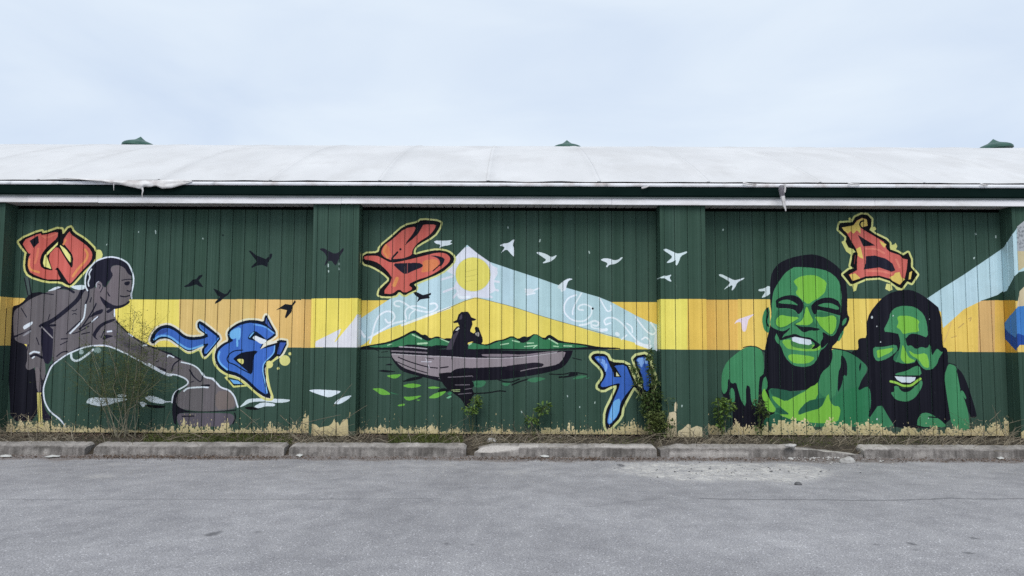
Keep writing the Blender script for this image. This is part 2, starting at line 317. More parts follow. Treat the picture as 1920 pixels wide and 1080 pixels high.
# birds, black
for t, s in (('B1', '1120,665 1140,660 1200,710 1310,755 1340,730 1365,690 1385,700 1375,740 1335,790 1330,845 1270,820 1205,830 1155,855 1150,840 1190,800 1210,780 1170,730'),
             ('B1', '390,1060 440,1035 490,985 530,980 560,940 600,930 600,945 555,995 610,1070 570,1065 530,1040 450,1065 400,1070'),
             ('B2', '720,5 760,20 850,70 880,60 910,10 920,30 890,75 840,110 800,150 740,180 745,155 800,100 770,85'),
             ('B2', '1425,250 1500,200 1530,180 1600,190 1640,135 1650,160 1610,210 1600,270 1540,340 1525,330 1550,250 1480,235')): Fp(t, (24, 28, 36), s, 0)
Fp('C1', (34, 34, 44), '225,640 280,630 330,660 400,695 450,680 500,625 510,650 470,710 420,830 400,815 370,770 330,780 295,835 290,820 320,740 290,680', 1, 'p')
Fp('C3', (212, 222, 230), '110,190 190,180 475,195 460,220 345,275 260,250 160,215', 1, 'p'); Fp('C3', (208, 220, 228), '390,350 430,300 520,260 605,245 560,290 470,345', 1, 'p')
Fp('C2', (216, 216, 222), '185,668 190,600 480,455 460,510 400,610 420,600 500,500 610,370 655,300 680,280 680,668', 0, 'p')

# --- bay two: mountain, sun, boat
Q(LBL, '660,607 675,598 727,563 760,545 785,533 827,513 853,483 876,459 895,475 918,491 962,506 1005,520 1048,535 1067,541 1123,557 1147,567 1193,592 1217,603 1233,609 1260,620 1260,660 1220,655 1217,652 1188,642 1163,635 1142,630 1100,618 1052,603 1007,590 962,575 915,563 892,557 870,564 840,577 820,583 760,605 727,617 703,628 683,645 672,650 660,652')
Q(YEL, '672,652 683,645 703,628 727,617 760,605 820,583 840,577 870,564 892,557 915,563 962,575 1007,590 1052,603 1100,618 1142,630 1163,635 1188,642 1217,652 1220,655 1100,655 672,652')
Q((216, 219, 230), '836,508 853,483 876,459 895,475 918,491 925,500 935,510 925,528 930,545 915,553 920,560 892,557 870,562 858,560 857,545 850,540 858,520 848,514', sm=1)
Ep('D1', (222, 212, 108), 280, 928, 197, 192); Sp('D1', (190, 200, 190), 5, ' '.join('%f,%f' % (280+199*math.cos(t*.2618), 928+194*math.sin(t*.2618)) for t in range(24)), True)
for t, w, s in (('C2', 20, '800,620 820,560 850,420 900,310 980,260 1060,270 1085,330 1050,385 1000,395 975,355'), ('C2', 22, '790,560 900,500 1050,400 1200,370'), ('C2', 20, '1130,210 1080,200 1070,160 1130,140 1220,190 1250,220 1340,255 1480,280 1570,220 1540,170 1480,180'),
                ('C2', 18, '1210,350 1190,260 1240,210 1330,200 1430,230'), ('C2', 16, '1240,350 1250,290 1300,255'), ('C2', 30, '690,480 740,550'), ('C2', 26, '1790,40 1800,110 1920,100'), ('C2', 26, '1160,420 1400,330 1700,220'),
                ('D2', 18, '1440,80 1350,110 1300,200 1310,290 1400,370 1530,380 1610,310 1620,220 1540,180 1470,200 1460,245 1520,250'), ('D2', 16, '1500,60 1440,160 1400,250 1400,300'), ('D2', 16, '1700,110 1750,200 1790,270 1840,250 1830,200'),
                ('D2', 22, '1480,420 1560,410 1640,365 1700,390 1680,430 1630,420'), ('D2', 16, '1610,400 1610,450 1760,470'), ('E2', 18, '210,415 190,370 230,335 310,335 400,400 500,530 600,630 720,650'), ('E2', 16, '215,415 265,395'), ('E2', 16, '450,400 510,440 512,500'),
                ('E2', 18, '550,330 600,400 680,500 750,530 785,480 720,390'), ('E2', 16, '390,580 450,530'), ('E2', 18, '620,580 660,550 710,590 700,650'), ('D2', 18, '870,15 930,40 1020,5'), ('D2', 18, '880,78 975,60'), ('E2', 34, '150,480 220,470'), ('E2', 40, '335,515 350,525'), ('D2', 26, '1280,30 1310,0'), ('E2', 40, '560,620 700,670')):
    Sp(t, SWL, w, s, a=.85)
Fp('A1', LBL, '0,0 1,0 1,1') if 0 else None
Q((212, 220, 228), '1225,640 1232,612 1238,618 1240,660 1228,658', sm=1); Q((196, 214, 222), '1236,610 1238,618 1239,662 1236,660', 'p')
Sp('D2', (128, 128, 104), 6, '-120,280 0,230 180,150 310,108 450,140 730,212 1000,302 1270,382 1560,462 1920,562')
for s in ('470,830 545,865', '480,1000 570,1012', '450,1080 560,1110', '70,1080 -50,1125', '50,950 -70,985', '110,1130 60,1190', '430,1150 490,1185', '70,800 0,850'): Sp('D1', (216, 219, 230), 24, s)
for s in ('200,900 320,870', '190,960 330,930', '200,1010 300,990'): Sp('D1', (196, 188, 96), 7, s)
# letter S
o = '730,700 900,693 918,620 1050,510 1190,385 1340,353 1380,318 1595,338 1580,400 1520,490 1340,590 1290,640 1285,720 1430,680 1560,658 1680,678 1748,740 1730,800 1600,910 1330,1015 1285,1040 1330,1090 1240,1130 1190,1162 1130,1112 1080,1172 900,1167 910,1110 940,1075 1040,985 950,900 830,830 722,800'
letter('C1', (202, 204, 136), 56, o)
Fp('C1', RED, '930,660 960,600 1060,530 1190,410 1330,385 1280,480 1190,590 1300,520 1380,400 1400,365 1550,365 1530,420 1470,490 1340,570 1280,650 1275,710 1170,750 1050,770 970,740 930,700')
Fp('C1', RED, '735,720 880,715 930,740 1040,800 1180,775 1400,720 1560,680 1660,690 1710,740 1690,800 1590,880 1460,950 1330,990 1230,1040 1290,1090 1190,1140 1130,1090 1050,1150 940,1140 1060,980 1000,890 900,800 820,770 740,760')
Fp('C1', (206, 118, 82), '935,660 1010,580 1045,740 965,720'); Fp('C1', (208, 124, 82), '1390,770 1560,750 1585,820 1490,890 1370,910 1400,850'); Sp('C1', ORG, 40, '1105,975 1075,1050'); Sp('C1', ORG, 26, '980,600 950,670 1000,740', a=.7)
Fp('C1', NAVY, '1050,805 1200,800 1350,795 1402,820 1385,850 1300,880 1200,930 1140,890'); Fp('C1', NAVY, '1470,716 1560,718 1645,745 1635,795 1590,850 1590,770 1550,735'); Sp('C1', INK, 12, '1595,815 1510,890')
Sp('C1', (150, 80, 78), 7, '1190,800 1190,920'); Sp('C1', (150, 80, 78), 7, '1222,800 1222,920')
Fp('C1', BLK, '1330,370 1405,365 1345,470 1190,605 1290,470', 0); Sp('C1', BLK, 20, '1110,680 1040,755 1070,768 1200,755 1300,715'); Ep('C1', BLK, 1145, 645, 13)
Fp('C2', BLK, '1290,50 1320,42 1400,80 1490,55 1490,75 1468,86 1475,115 1430,120 1370,130 1330,160 1350,110 1310,80', 0)
for t, s in (('C1', '1520,555 1560,545 1640,550 1735,540 1700,570 1735,580 1690,600 1620,610 1580,635 1600,595 1540,580'), ('D1', '575,605 620,580 680,575 740,530 755,540 725,590 750,650 745,735 710,700 660,640 585,695 640,630 620,610'),
             ('D1', '985,680 1030,675 1110,700 1160,735 1230,705 1200,750 1150,785 1070,805 1065,795 1110,765 1060,730'), ('E1', '150,765 190,745 260,750 310,770 360,760 385,735 410,735 370,780 320,810 250,820 230,850 215,840 240,800'),
             ('D1', '1220,1070 1300,1000 1360,970 1410,980 1360,995 1340,1030 1320,1120 1270,1100'), ('D1', '850,1120 920,1080 990,1110 910,1160')): Fp(t, (212, 222, 228), s)
for s in ('855,650 890,635 950,660 1010,690 1050,690 1130,665 1130,685 1060,720 1040,780 1015,830 1000,815 1005,760 960,790 900,800 905,785 970,730 920,690', '815,965 870,940 900,945 960,925 930,965 960,1010 920,1000 880,970 830,970'):
    Fp('E1', (208, 222, 226), s, 1, 'p')
# hills
Fp('C2', (24, 28, 34), '680,665 870,630 1000,608 1150,550 1290,472 1330,488 1390,530 1430,522 1480,570 1560,538 1630,575 1680,560 1760,580 1760,692 680,692')
Fp('C2', (58, 118, 82), '760,657 1000,632 1160,570 1290,495 1380,560 1450,602 1550,555 1620,590 1740,600 1740,655 1560,640 1480,660 1240,630 1150,660 900,672')
Fp('D2', (24, 28, 34), '210,640 300,600 400,635 450,632 540,590 620,580 720,535 790,575 850,540 900,555 980,508 1080,570 1130,525 1165,532 1260,600 1530,630 1700,665 1930,672 1930,690 1000,696 210,700')
Fp('D2', (58, 118, 82), '225,655 260,612 390,642 450,650 560,602 640,590 720,550 800,595 830,622 900,600 960,530 1000,525 1090,592 1140,560 1230,620 1260,615 1520,645 1600,665 1000,690 500,680 230,692')
for t, w, s in (('C2', 16, '1280,525 1380,572'), ('C2', 20, '1340,628 1445,622'), ('C2', 10, '1000,645 1045,632'), ('C2', 12, '1590,570 1690,612'), ('D2', 14, '725,592 800,610'), ('D2', 12, '590,640 680,625'), ('D2', 13, '890,620 960,620'), ('D2', 12, '860,660 1000,648'), ('D2', 10, '960,675 1000,645'),
                ('D2', 16, '1135,572 1232,628'), ('D2', 12, '1185,655 1240,660'), ('D2', 12, '1300,652 1390,655'), ('D2', 14, '235,640 262,625')): Sp(t, (170, 205, 170), w, s)
Sp('C2', BLK, 10, '690,690 1030,692'); Sp('D2', BLK, 11, '1300,692 1650,684 1930,682')
# boat
o = '1020,672 1200,668 1440,688 1720,690 2060,690 2380,705 2810,708 3090,702 3085,700 3070,760 3010,860 2940,912 2780,955 2580,992 2260,1034 1950,1042 1680,1080 1600,1052 1440,1012 1200,952 1130,910 1040,785'
Fp('C2', (26, 24, 34), o)
Fp('C2', (142, 132, 138), '1040,735 1160,745 1450,765 1720,772 1920,790 2380,790 2630,770 2820,740 3010,706 2980,790 2920,860 2770,890 2700,900 2640,855 2400,880 2180,890 1970,900 1860,898 1760,912 1700,960 1645,1012 1440,980 1240,922 1150,880 1060,790')
Fp('D2', (128, 118, 126), '350,745 600,740 850,750 1140,712 1290,705 950,760 600,776 400,770')
Sp('C2', (120, 112, 120), 18, '1040,710 1200,715 1440,730'); Sp('C2', (178, 172, 178), 9, '1050,742 1400,764 1720,775 1920,792 2380,790 2620,768 2900,726'); Sp('C2', (172, 166, 174), 12, '1130,662 1320,672 1440,685')
for w, s in ((12, '1120,780 1240,830 1440,890 1560,902'), (10, '1100,830 1300,915 1440,955'), (14, '1590,900 1680,888'), (8, '1440,790 1520,800'), (8, '1720,760 1722,800')): Sp('C2', (34, 30, 40), w, s)
Sp('C2', (190, 188, 198), 10, '1380,830 1490,830'); Sp('C2', (190, 188, 198), 8, '1430,795 1470,905')
Fp('D2', (34, 30, 40), '640,880 780,860 870,850 990,835 1090,855 1040,900 900,930 640,930'); Sp('D2', (128, 120, 126), 10, '815,935 950,905 1060,892'); Sp('D2', (120, 112, 118), 14, '-100,1018 0,1018 275,996')
# reflection and water
Fp('D3', (24, 22, 30), '-100,40 -30,160 60,222 150,290 200,375 240,378 270,260 300,240 262,150 392,120 275,108 262,50 320,-10 -100,-10')
for w, s in ((10, '0,45 130,40 270,30'), (9, '80,132 240,130'), (8, '190,182 262,170'), (8, '115,236 262,222')): Sp('D3', (110, 104, 112), w, s)
for t, w, s in (('D3', 14, '290,228 450,222 580,196 645,205'), ('D3', 14, '540,65 640,98 720,100 800,66'), ('D3', 16, '720,132 800,95 900,66'), ('D2', 12, '1140,970 1300,975 1400,945 1560,972'), ('D2', 18, '1250,1005 1340,1000 1450,975'), ('C2', 8, '890,780 1030,780'), ('D2', 10, '1400,788 1500,812'), ('C2', 9, '700,682 860,690 900,712'), ('C2', 7, '930,725 1000,715')): Sp(t, (24, 26, 30), w, s)
for t, s in (('C3', '1150,98 1250,50 1400,28 1385,60 1250,90'), ('C2', '885,935 940,920 1000,925 1110,942 1000,952'), ('C2', '960,872 1020,848 1070,868'), ('C3', '1555,205 1620,160 1720,190 1620,225'), ('D2', '1340,985 1400,940 1470,955 1420,990')): Fp(t, (24, 26, 32), s)
for t, s in (('D3', '870,72 1000,38 1110,58 1050,80 960,108'), ('D3', '590,108 720,108 650,152'), ('D3', '280,82 440,80 400,150 300,165'), ('D3', '1380,68 1480,22 1580,28 1490,62'), ('C3', '1010,200 1080,225 1140,240 1050,232'), ('D3', '1540,55 1600,40 1570,65')): Fp(t, (64, 122, 88), s, a=.85)
for s in ('985,25 1060,14 1158,8 1130,40 1080,62 1020,45', '820,170 930,165 1010,210 1042,240 930,246 870,200', '1158,140 1260,110 1390,130 1350,155 1250,167', '1450,155 1520,145 1602,160 1540,174 1470,172', '1172,260 1250,265 1398,245 1320,290 1222,312', '1112,355 1197,338 1190,365 1120,371', '1448,280 1540,220 1668,195 1630,235 1550,282', '1320,298 1372,294 1350,310'):
    Fp('C3', (108, 172, 70), s)
Fp('C3', (120, 180, 140), '1655,280 1700,250 1727,255 1690,284'); Fp('C3', (58, 120, 84), '1670,230 1700,205 1740,215 1700,250')
Sp('D3', (150, 170, 120), 10, '40,190 130,185'); Sp('D3', (150, 170, 120), 8, '60,205 130,203')
# rower
Fp('D2', (28, 27, 37), '55,382 100,360 118,300 150,270 222,266 242,290 262,330 320,352 300,368 270,370 276,410 252,470 252,492 290,512 310,490 300,450 315,435 345,445 356,480 388,560 392,600 370,640 340,622 270,602 225,615 215,700 250,702 300,690 372,740 392,772 50,762 30,740 0,700 -35,702 10,620 40,560 60,480 100,432 130,430 110,390 70,395', 0)
Fp('D2', (72, 67, 78), '0,695 -25,692 10,620 45,545 80,505 130,475 90,560 62,640 50,692'); Fp('D2', (196, 196, 190), '80,478 120,440 132,455 104,482', 0); Fp('D2', (160, 156, 150), '298,510 350,490 352,548 322,540'); Fp('D2', (70, 66, 80), '130,320 160,285 160,350 120,360')
# letter, last blue
o = '45,770 90,733 225,743 265,832 455,845 500,950 560,1090 640,1140 690,1210 660,1250 540,1110 520,1122 400,1340 385,1450 280,1560 240,1620 205,1545 210,1390 280,1250 350,1092 280,1102 180,1157 110,1112 180,1020 190,960 150,890 60,810'
o2 = '518,770 690,738 720,890 770,1000 760,1100 700,1232 640,1190 620,1080 590,980 550,880'
Sp('E2', (202, 208, 146), 54, o, True, sm=1); Sp('E2', (202, 208, 146), 54, o2, True, sm=1); Fp('E2', (18, 20, 30), o); Fp('E2', (18, 20, 30), o2)
Fp('E2', (62, 102, 186), '85,768 215,768 250,850 300,950 300,872 440,862 480,960 520,1060 530,1090 440,1200 380,1290 360,1430 258,1545 228,1510 250,1390 300,1270 380,1080 350,1070 180,1122 150,1092 200,1020 222,960 182,890 100,805')
Fp('E2', (62, 102, 186), '545,790 680,765 700,890 730,990 720,1100 690,1165 640,1150 630,1000 580,890')
Fp('E2', INK, '255,830 330,900 390,1002 305,1002 298,950', 0); Fp('E2', (214, 214, 170), '333,942 370,992 330,992', 0)
Fp('E2', (120, 160, 224), '98,790 200,798 240,880 210,960 190,870 150,830'); Fp('E2', LTB, '300,1270 385,1235 360,1420 258,1535 238,1500 262,1390'); Fp('E2', (132, 172, 230), '558,792 678,780 690,860 640,840 620,900 590,860')
Sp('E2', (40, 60, 130), 8, '160,780 160,830'); Sp('E2', (40, 60, 130), 8, '205,770 215,850'); Sp('E2', (40, 60, 130), 9, '640,780 655,900')

# --- bay three: two smiling heads, letter, slope
Q(LBL, '1736,561 1767,540 1807,515 1863,477 1882,464 1910,445 1910,520 1886,542 1870,553 1840,564 1807,580 1785,600 1768,615 1764,585')
Q((34, 56, 44), '1838,564 1870,554 1886,541 1910,520 1910,563 1866,563', sm=0, a=.8)
for s in ('1085,390 1110,380 1060,520 1025,620 1010,600 1060,500',): Fp('G2', (196, 160, 116), s, a=.5)
for w, s in ((10, '1180,450 1240,400'), (9, '1290,350 1330,330 1310,375'), (8, '1100,560 1160,540')): Sp('G2', (172, 142, 92), w, s, a=.7)
Fp('F1', (206, 218, 222), '35,935 70,920 150,960 210,990 250,990 340,960 320,985 255,1015 225,1080 185,1118 205,1040 130,1082 105,1102 112,1085 180,1020 130,985')
Fp('F1', (206, 218, 222), '555,1085 610,1050 640,1100 620,1150 570,1180 522,1192 550,1150 570,1115 495,1118 488,1095')
Fp('F2', (226, 212, 222), '215,410 250,355 340,325 460,285 380,350 370,400 350,490 310,490 300,385 250,385')
# shoulders and shirt
Fp('F3', BLK, '75,60 150,30 540,-40 640,-100 1200,-60 1250,100 600,160 700,440 560,520 550,600 480,640 350,640 200,640 205,400 150,290 80,250')
Fp('F2', MID, '75,1080 80,950 140,820 300,690 380,658 470,663 545,720 555,960 520,990 500,1010 485,1340 430,1320 405,1250 400,1110 350,1090 352,1345 300,1280 260,1140 240,1060 190,1080 150,1005 145,1150 105,1200 80,1160')
Sp('F2', BLK, 10, '320,672 380,655 470,660 560,720'); Fp('F3', MID, '163,205 190,155 220,190 230,300 205,350 170,280')
Fp('F2', (56, 116, 84), '1170,1010 1200,940 1300,870 1310,690 1400,688 1500,718 1640,800 1722,890 1700,960 1640,1050 1620,1150 1740,1030 1762,1110 1760,1560 550,1560 560,1460 700,1400 620,1260 600,1120 760,1140 900,1170 1060,1140')
Fp('F2', MID, '1170,1060 1200,940 1300,870 1310,690 1400,688 1440,700 1420,880 1385,960 1370,1190 1300,1250 1180,1200')
Fp('F2', (50, 116, 80), '1470,1140 1740,1090 1762,1110 1760,1560 1380,1560 1420,1400 1330,1280 1380,1200')
Fp('F3', BLK, '600,-100 1160,-100 1165,40 1060,180 980,190 900,195 810,212 760,180 620,165 612,200 600,120')
Fp('F2', BLK, '1420,748 1460,780 1490,850 1490,1000 1450,970 1430,1090 1380,1190 1390,950 1420,880'); Fp('F2', BLK, '1622,880 1650,830 1645,900 1630,945')
Sp('F2', BLK, 14, '1310,680 1400,690 1500,712 1640,795')
Fp('F3', MID, '540,60 580,30 600,60 595,160 560,200 525,210'); Fp('F3', BRI, '525,230 555,160 580,220 640,330 690,400 670,440 600,430 560,370')
Fp('F3', DKG, '620,170 780,182 880,212 1000,192 880,275 800,312 760,300 640,245'); Fp('F3', DKG, '550,520 700,440 870,520 1000,540 1120,600 550,600')
Fp('F3', BRI, '640,255 700,268 800,320 900,260 1040,190 1160,60 1162,282 1040,312 940,420 940,472 1050,430 1200,390 1280,212 1295,312 1340,370 1400,368 1418,430 1380,560 1120,560 1000,540 870,525 700,456 850,466 740,380 660,300')
Fp('F3', DKG, '700,380 760,400 850,466 740,458 680,430'); Fp('F3', DKG, '1040,312 1160,285 1245,270 1200,390 1050,425 940,472 940,425'); Sp('F3', (90, 120, 100), 12, '1105,10 1080,110')
# head one
Fp('F2', MID, '528,350 560,240 620,205 620,470 600,512 550,470'); Sp('F2', BLK, 18, '590,230 600,300 575,380 600,430')
Fp('F2', BLK, '622,20 622,-50 642,-180 720,-280 850,-340 1000,-372 1120,-380 1240,-342 1360,-262 1440,-180 1480,-60 1492,100 1490,290 1520,340 1490,420 1455,450 1440,520 1380,600 1310,670 1330,760 1300,870 1200,950 1160,1080 1000,1140 860,1140 620,1130 600,1080 560,950 560,700 590,560 620,450 640,300 622,160')
Fp('F2', MID, '660,40 700,-40 790,-170 850,-210 900,-240 1130,-225 1280,-190 1390,-100 1425,20 1430,220 1410,320 1400,420 1350,530 1290,548 1220,490 1222,560 1190,610 1290,598 1230,680 1190,700 1160,790 1100,870 1000,892 880,872 790,780 740,640 700,620 672,560 700,500 720,520 760,490 700,470 640,440 618,400 640,300 640,180 650,100')
Fp('F2', MID, '1440,360 1490,328 1475,395 1430,432'); Fp('F2', MID, '1378,590 1440,470 1455,500 1400,605')
Fp('F2', BRI, '885,-80 960,-130 1060,-147 1150,-140 1262,-70 1250,0 1240,50 1160,120 1110,140 1050,188 980,130 905,60 940,0 900,-50')
Fp('F2', (56, 112, 80), '1000,190 1040,210 1100,180 1130,300 1110,380 1180,440 900,440 880,400 980,360 990,280')
Fp('F2', BRI, '1020,225 1040,205 1070,290 1112,370 1060,420 960,415 895,410 980,370 1010,300')
Fp('F2', (56, 112, 80), '700,240 860,235 940,300 960,335 800,450 720,460 670,400 680,330'); Fp('F2', (56, 112, 80), '1110,300 1160,260 1330,290 1400,330 1390,460 1310,548 1230,490 1150,380')
Fp('F2', BRI, '690,350 740,300 830,320 962,330 880,380 800,430 730,446 688,410'); Fp('F2', BRI, '1118,320 1230,330 1330,303 1372,340 1362,460 1310,532 1240,480 1180,420 1150,360')
Fp('F2', BRI, '828,750 900,743 1110,770 1122,800 1050,850 900,852 830,800')
Fp('F2', BLK, '685,135 770,90 880,76 960,112 1007,185 985,260 940,302 900,245 820,228 690,226 690,180'); Fp('F2', MID, '702,165 760,135 830,128 900,160 945,198 870,182 760,176')
Fp('F2', BLK, '1083,200 1130,148 1220,108 1320,108 1412,160 1420,310 1390,305 1260,268 1150,240 1152,280 1120,302 1090,250'); Fp('F2', MID, '1150,195 1230,168 1310,168 1402,215 1390,250 1290,222 1200,212')
Fp('F2', BLK, '888,400 960,435 1080,438 1192,460 1150,482 1070,476 1010,502 970,480 930,440')
Fp('F2', BLK, '622,450 700,478 780,488 855,440 830,480 770,530 745,600 720,560 700,520 690,480'); Fp('F2', BLK, '1208,485 1300,545 1385,535 1350,600 1290,600 1200,690 1185,620 1222,560')
Fp('F2', (124, 182, 76), '745,590 850,575 1000,640 1120,640 1190,640 1190,690 1140,710 1000,712 860,690 810,680'); Fp('F2', (72, 128, 76), '850,575 1110,640 1080,690 950,680 860,655')
Fp('F2', BLK, '740,585 780,545 850,530 900,513 990,550 1080,558 1150,608 1192,640 1140,682 1080,690 1135,632 1080,588 1000,572 880,550 770,582'); Sp('F2', MID, 12, '780,530 860,510 900,500 990,538 1080,545 1180,600')
Fp('F2', (208, 218, 228), '862,560 900,548 1080,583 1092,625 1060,642 950,626 875,598', 0)
# letter B
o = '1395,420 1410,355 1550,345 1580,290 1650,258 1710,263 1757,310 1752,390 1732,430 1800,480 1920,540 1962,580 1967,650 2050,680 2120,720 2172,688 2202,760 2202,850 2272,930 2212,1022 2162,1000 2100,1082 2050,1060 1970,1000 1850,960 1700,970 1560,1030 1530,1032 1448,930 1510,880 1572,860 1530,830 1560,690 1592,680 1560,640 1508,622 1475,560 1490,510'
Sp('F1', (203, 205, 134), 54, o, True, sm=0)
for t, s in (('F1', '1425,560 1490,535 1520,620 1570,660 1530,705 1480,670'), ('F1', '1500,300 1520,285 1550,310 1530,340'), ('F1', '1760,400 1800,390 1820,420 1780,445'), ('G1', '415,600 460,590 475,570 495,610 470,660 420,650'), ('F1', '1540,1030 1610,1030 1590,1110 1560,1120'), ('G1', '370,1030 430,1040 440,1100 400,1115 355,1090')): Fp(t, PALE, s, 0)
Fp('F1', INK, o, 0); Sp('F1', INK, 10, o, True, sm=0); Sp('G2', PALE, 14, '470,-10 490,20 545,20 570,-10')
Fp('F1', (198, 102, 94), '1430,400 1560,375 1600,320 1660,290 1710,310 1720,380 1650,400 1680,430 1800,500 1900,560 1932,640 1962,670 2080,710 2120,750 2170,760 2160,870 2140,960 2090,1042 1980,980 1850,942 1700,950 1550,1002 1508,930 1600,880 1600,720 1620,690 1590,640 1540,560 1490,470', 0)
for s in ('1430,400 1560,375 1600,325 1660,292 1710,312 1720,380 1640,400 1640,470 1600,430 1560,470 1530,440 1500,470 1450,430', '1590,640 1640,615 1672,750 1640,740 1612,720', '1515,930 1580,915 1640,970 1550,1000', '1850,545 1930,590 1905,630 1870,590', '1960,960 2010,940 2030,910 2080,900 2100,960 2140,980 2080,1042 2000,1000', '2190,905 2222,888 2205,980 2180,985'): Fp('F1', (218, 190, 104), s, 0)
for s in ('1700,640 1820,640 1900,690', '1720,890 1860,890 1980,920', '2040,760 2080,850'): Sp('F1', (214, 124, 108), 22, s)
Fp('F1', BLK, '1610,482 1700,540 1805,602 1672,612', 0); Fp('F1', NAVY, '1700,722 1800,715 1920,750 2000,805 2032,882 1990,898 1850,850 1675,872 1698,800', 0)
Sp('F1', INK, 17, '1672,325 1640,335 1628,370 1655,408 1700,412 1735,385'); Fp('F1', INK, '1475,510 1512,505 1562,602 1515,622 1490,570', 0); Fp('F1', INK, '1565,690 1608,688 1592,850 1548,832', 0); Sp('F1', (120, 60, 56), 8, '1580,715 1568,810')
# head two
Fp('G2', BLK, '150,560 145,400 180,280 300,130 400,60 520,25 650,20 760,70 860,140 980,240 1000,660 1052,680 1062,760 1062,900 1022,960 1032,1100 1112,1580 450,1580 400,1480 300,1330 160,1485 200,1300 190,1150 160,1100 40,1165 100,1020 162,940 160,880 70,800 0,742 -20,730 0,700 60,690 50,600 60,575 90,562')
Fp('G2', MID, '328,490 400,350 412,280 470,220 560,198 690,210 790,290 830,400 842,565 730,520 640,510 580,580 550,530 440,500')
Fp('G2', MID, '500,512 580,540 590,600 602,650 722,720 700,835 640,850 560,852 455,830 500,740 530,640 520,560')
Fp('G2', BRI, '490,330 520,310 650,315 747,370 725,420 742,495 640,500 558,522 530,470 482,440 510,390'); Fp('G2', BRI, '555,630 585,700 620,780 705,820 640,842 590,852 528,800 540,700')
Fp('G2', MID, '220,660 330,665 482,632 502,700 420,770 340,812 260,826 222,760'); Fp('G2', BRI, '258,700 330,690 462,668 420,722 340,760 272,792 265,740')
Fp('G2', MID, '592,660 650,640 700,690 760,660 830,680 865,620 882,770 920,700 945,680 985,720 1010,715 960,790 940,860 880,920 800,922 730,850 700,770')
Fp('G2', BRI, '615,695 700,752 822,728 852,830 852,902 790,890 730,800 650,760')
Fp('G2', BLK, '585,600 620,560 700,525 800,550 860,600 830,650 760,645 720,690 660,650 620,640')
Fp('G2', (48, 104, 76), '440,790 500,700 520,720 470,835'); Fp('G2', BLK, '450,840 500,830 560,858 690,850 682,885 600,932 470,952')
Fp('G2', MID, '468,962 600,932 680,885 742,870 772,985 640,992 480,988'); Fp('G2', MID, '760,1030 782,1062 760,1140 690,1240 600,1282 500,1265 460,1240 415,1175 462,1165 460,1090 560,1130 700,1110')
Fp('G2', BLK, '500,1110 560,1130 650,1120 700,1105 620,1172 550,1168'); Sp('G2', (150, 196, 84), 26, '415,1052 480,1065 560,1105 650,1100 710,1050 752,1022')
Fp('G2', (210, 219, 228), '463,993 560,998 702,1002 690,1040 640,1066 540,1062 490,1032', 0); Sp('G2', BLK, 12, '450,985 560,992 760,992')
Fp('G2', MID, '1065,850 1140,870 1190,960 1240,1080 1262,1250 1302,1480 1312,1600 1112,1600 1040,1150 1022,990')
Fp('G2', BLK, '1150,880 1230,960 1290,1100 1392,1430 1370,1462 1310,1450 1240,1222 1200,1160 1200,1120'); Sp('G2', BLK, 10, '1060,845 1150,870'); Fp('G2', MID, '1230,1150 1272,1230 1262,1260 1200,1160')
Fp('G3', (60, 122, 86), '150,600 162,530 300,325 400,500 470,610'); Fp('G3', MID, '715,600 720,520 760,450 830,440 900,470 1000,540 1060,610'); Sp('G3', BLK, 14, '850,492 940,498')
for t, x, y, r in (('G2', 208, 330, 16), ('G2', 262, 432, 8), ('G2', 305, 608, 8), ('G2', 447, 312, 9), ('G2', 855, 350, 7), ('G3', 265, 515, 12), ('G3', 845, 505, 8)): Ep(t, (190, 198, 200), x, y, r*.7, r)
# last pillar: pale slope, bare plaster, blue shard
for pl in ('s', 'p'):
    Q(LBL, '1860,480 1882,463 1898,438 1910,424 1925,410 1925,510 1911,512 1900,520 1887,545 1870,553' if pl == 's' else '1890,446 1899,438 1908,426 1930,412 1930,506 1911,510 1890,528', pl)
    Fp('G2', (72, 128, 196), '1660,450 1690,400 1760,310 1850,210 1940,180 1940,560 1845,520 1820,600 1690,480', 0, pl); Fp('G2', (42, 76, 150), '1670,420 1740,500 1820,560 1848,510 1940,540 1940,640 1870,640 1825,705 1690,560', 0, pl)
Q((168, 170, 176), '1907,425 1922,413 1960,400 1960,470 1908,471', 'p'); Q((196, 182, 148), '1908,471 1960,471 1960,505 1922,500 1910,508', 'p'); Q((206, 190, 160), '1912,546 1922,536 1960,530 1960,570 1906,575', 'p')
for i in range(60): Ep('G1', (120, 124, 130), random.uniform(1845, 1980), random.uniform(385, 640), random.uniform(4, 12), None, 'p', .6)

